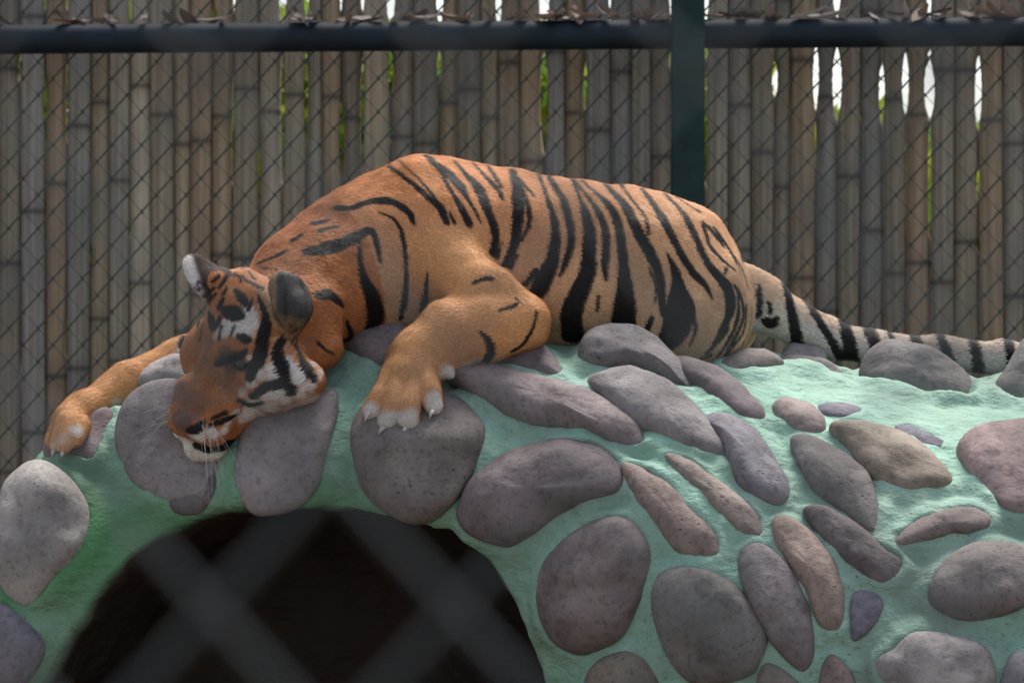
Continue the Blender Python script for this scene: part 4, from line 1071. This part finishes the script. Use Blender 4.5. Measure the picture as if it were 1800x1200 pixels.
def boxm(name, x0, x1, y0, y1, z0, z1, bev):
    bm = bmesh.new(); bmesh.ops.create_cube(bm, size=1)
    for v in bm.verts: v.co = (x0 + (v.co.x+.5)*(x1-x0), y0 + (v.co.y+.5)*(y1-y0), z0 + (v.co.z+.5)*(z1-z0))
    bmesh.ops.bevel(bm, geom=list(bm.edges), offset=bev, segments=2, profile=0.6, affect='EDGES')
    me = bpy.data.meshes.new(name); bm.to_mesh(me); bm.free(); return me
xp = (1209-900)*sf*0.995
obj('post', boxm('post', -0.048, 0.048, -0.105, -0.012, 0, 2.9, 0.006), post_m, bf, (xp, 0, 0))
for px in (-420, 2830):
    obj('post', boxm('post', -0.048, 0.048, -0.105, -0.012, 0, 2.9, 0.006), post_m, bf, ((px-900)*sf, 0, 0))
zl, zr = ZC + (600-70)*sf*0.996, ZC + (600-56)*sf*0.996
xs = np.linspace((-420-900)*sf, (2830-900)*sf, 30)
V, F = tube(np.stack([xs, np.full(30, -0.052), np.interp(xs, [(0-900)*sf, (1800-900)*sf], [zl, zr])], 1), 0.043, 20)
obj('rail', mesh_np('rail', V, F), rail_m, bf)
for zz_ in (0.30,):
    V, F = tube(np.stack([xs, np.full(30, -0.052), np.full(30, zz_)], 1), 0.030, 16)
    obj('rail', mesh_np('rail', V, F), rail_m, bf)

# dry leaves caught on the rail
lm = mat_leaf('dry_leaf', 0.15)
for i in range(84):
    px = rng.uniform(-60, 1860)
    if 1165 < px < 1255: continue
    L = rng.uniform(0.06, 0.14); wv = L*rng.uniform(0.22, 0.4); curl = rng.uniform(0.1, 0.5)
    us = np.linspace(0, 1, 6); V = []
    for u in us:
        hw = wv*math.sin(math.pi*min(0.98, 0.08+0.9*u))**0.8/2
        for v in (-1, 0, 1):
            V.append((L*(u-0.5), v*hw, curl*L*(abs(v)*0.25 + 0.8*(u-0.5)**2)))
    F = np.array([[i_*3+j, (i_+1)*3+j, (i_+1)*3+j+1, i_*3+j+1] for i_ in range(5) for j in range(2)])
    me = mesh_np('dry_leaf', np.array(V), F)
    ti_ = rng.integers(4)
    t = np.array([(0.16,0.11,0.085),(0.22,0.15,0.12),(0.08,0.05,0.04),(0.30,0.26,0.24)][ti_]); tw = ['brown', 'reddish tan', 'blackish brown', 'pale grey'][ti_]
    set_attr(me, 'tint', np.tile(t, (18, 1)))
    x = (px-900)*sf*1.005
    zt_ = np.interp(px, [0, 1800], [zl, zr]) + 0.044 + rng.uniform(0, 0.010)
    o = obj('dry_leaf', me, lm, None, (x, YF - 0.052 + rng.uniform(-0.03, 0.03), zt_), label='curled %s dry leaf caught on the dark rail of the rear fence' % tw, cat='leaf', group='dry leaves lying along the fence rail')
    o.rotation_euler = (rng.uniform(-0.5, 0.5), rng.uniform(-0.5, 0.5), rng.uniform(0, 6.28))

# ------------------------------------------------------------------ greenery beyond the fence
hx = lambda p: (p-900)*(CD+5.0)/CD*S0
top_px = [-900,-100,200,480,560,700,800,950,1020,1180,1300,1380,1600,1800,2700]
top_py = [0,-60,-40,48,40,70,110,92,60,96,110,205,222,245,180]
NL = 26000
lxp = rng.uniform(-700, 2500, NL)
tp = np.interp(lxp, top_px, top_py) + 14*np.sin(lxp/31.0) + 10*np.sin(lxp/13.0)
ly = rng.uniform(4.3, 5.6, NL)
ztop_ = ZC + (600 - tp)*(CD+ly)/CD*S0
lz = ztop_ - (rng.random(NL)**1.25)*(ztop_ - 0.15)
lxw = (lxp-900)*(CD+ly)/CD*S0
C_ = np.stack([lxw, ly, lz], 1)
d1 = rng.normal(size=(NL,3)); d1[:,2] -= 0.4; d1 /= np.linalg.norm(d1, axis=1)[:,None]
d2 = np.cross(d1, rng.normal(size=(NL,3))); d2 /= np.linalg.norm(d2, axis=1)[:,None]
ls = rng.uniform(0.05, 0.13, NL)[:,None]
V = np.concatenate([C_ - d1*ls, C_ + d2*ls*0.34, C_ + d1*ls, C_ - d2*ls*0.34])
q = np.arange(NL)
F = np.stack([q, q+NL, q+2*NL, q+3*NL], 1)
me = mesh_np('foliage', V, F, False)
gt = np.array([0.26,0.36,0.04])[None]*(0.6 + 0.8*rng.random(NL))[:,None]
gt[:,0] *= 0.7 + 0.6*rng.random(NL)
set_attr(me, 'tint', np.concatenate([gt]*4))
obj('hedge', me, mat_leaf('hedge_leaf', 0.5), None, label='mass of yellow green foliage glimpsed through gaps in the bamboo', cat='foliage', kind='stuff')

# ------------------------------------------------------------------ wire fence close to the viewer
YN = -CD + 1.17
sn = (CD + YN)/CD*S0
nf = obj('viewing_fence', None, loc=(0, YN, 0), label='blurred grey green chain link fence between viewer and den', cat='fence')
wn_m = mat_simple('grey_green_wire', (0.046,0.060,0.064), 0.5, 0.35, 60, 0.15)
Pn, Pvn = 430*sn, 470*sn
V, F = zigzag(Pn, Pvn, 0.0016, 24, 0.0022)
nme = mesh_np('wire', V, F)
zb0 = ZC + (600 - 130)*sn
zb = zb0 - Pvn*math.floor((zb0 - 0.05)/Pvn)
for i in range(-14, 15):
    px = 370 + 215*i
    obj('wire', nme, wn_m, nf, ((px-900)*sn, 0, zb - (Pvn/2 if i % 2 else 0)))
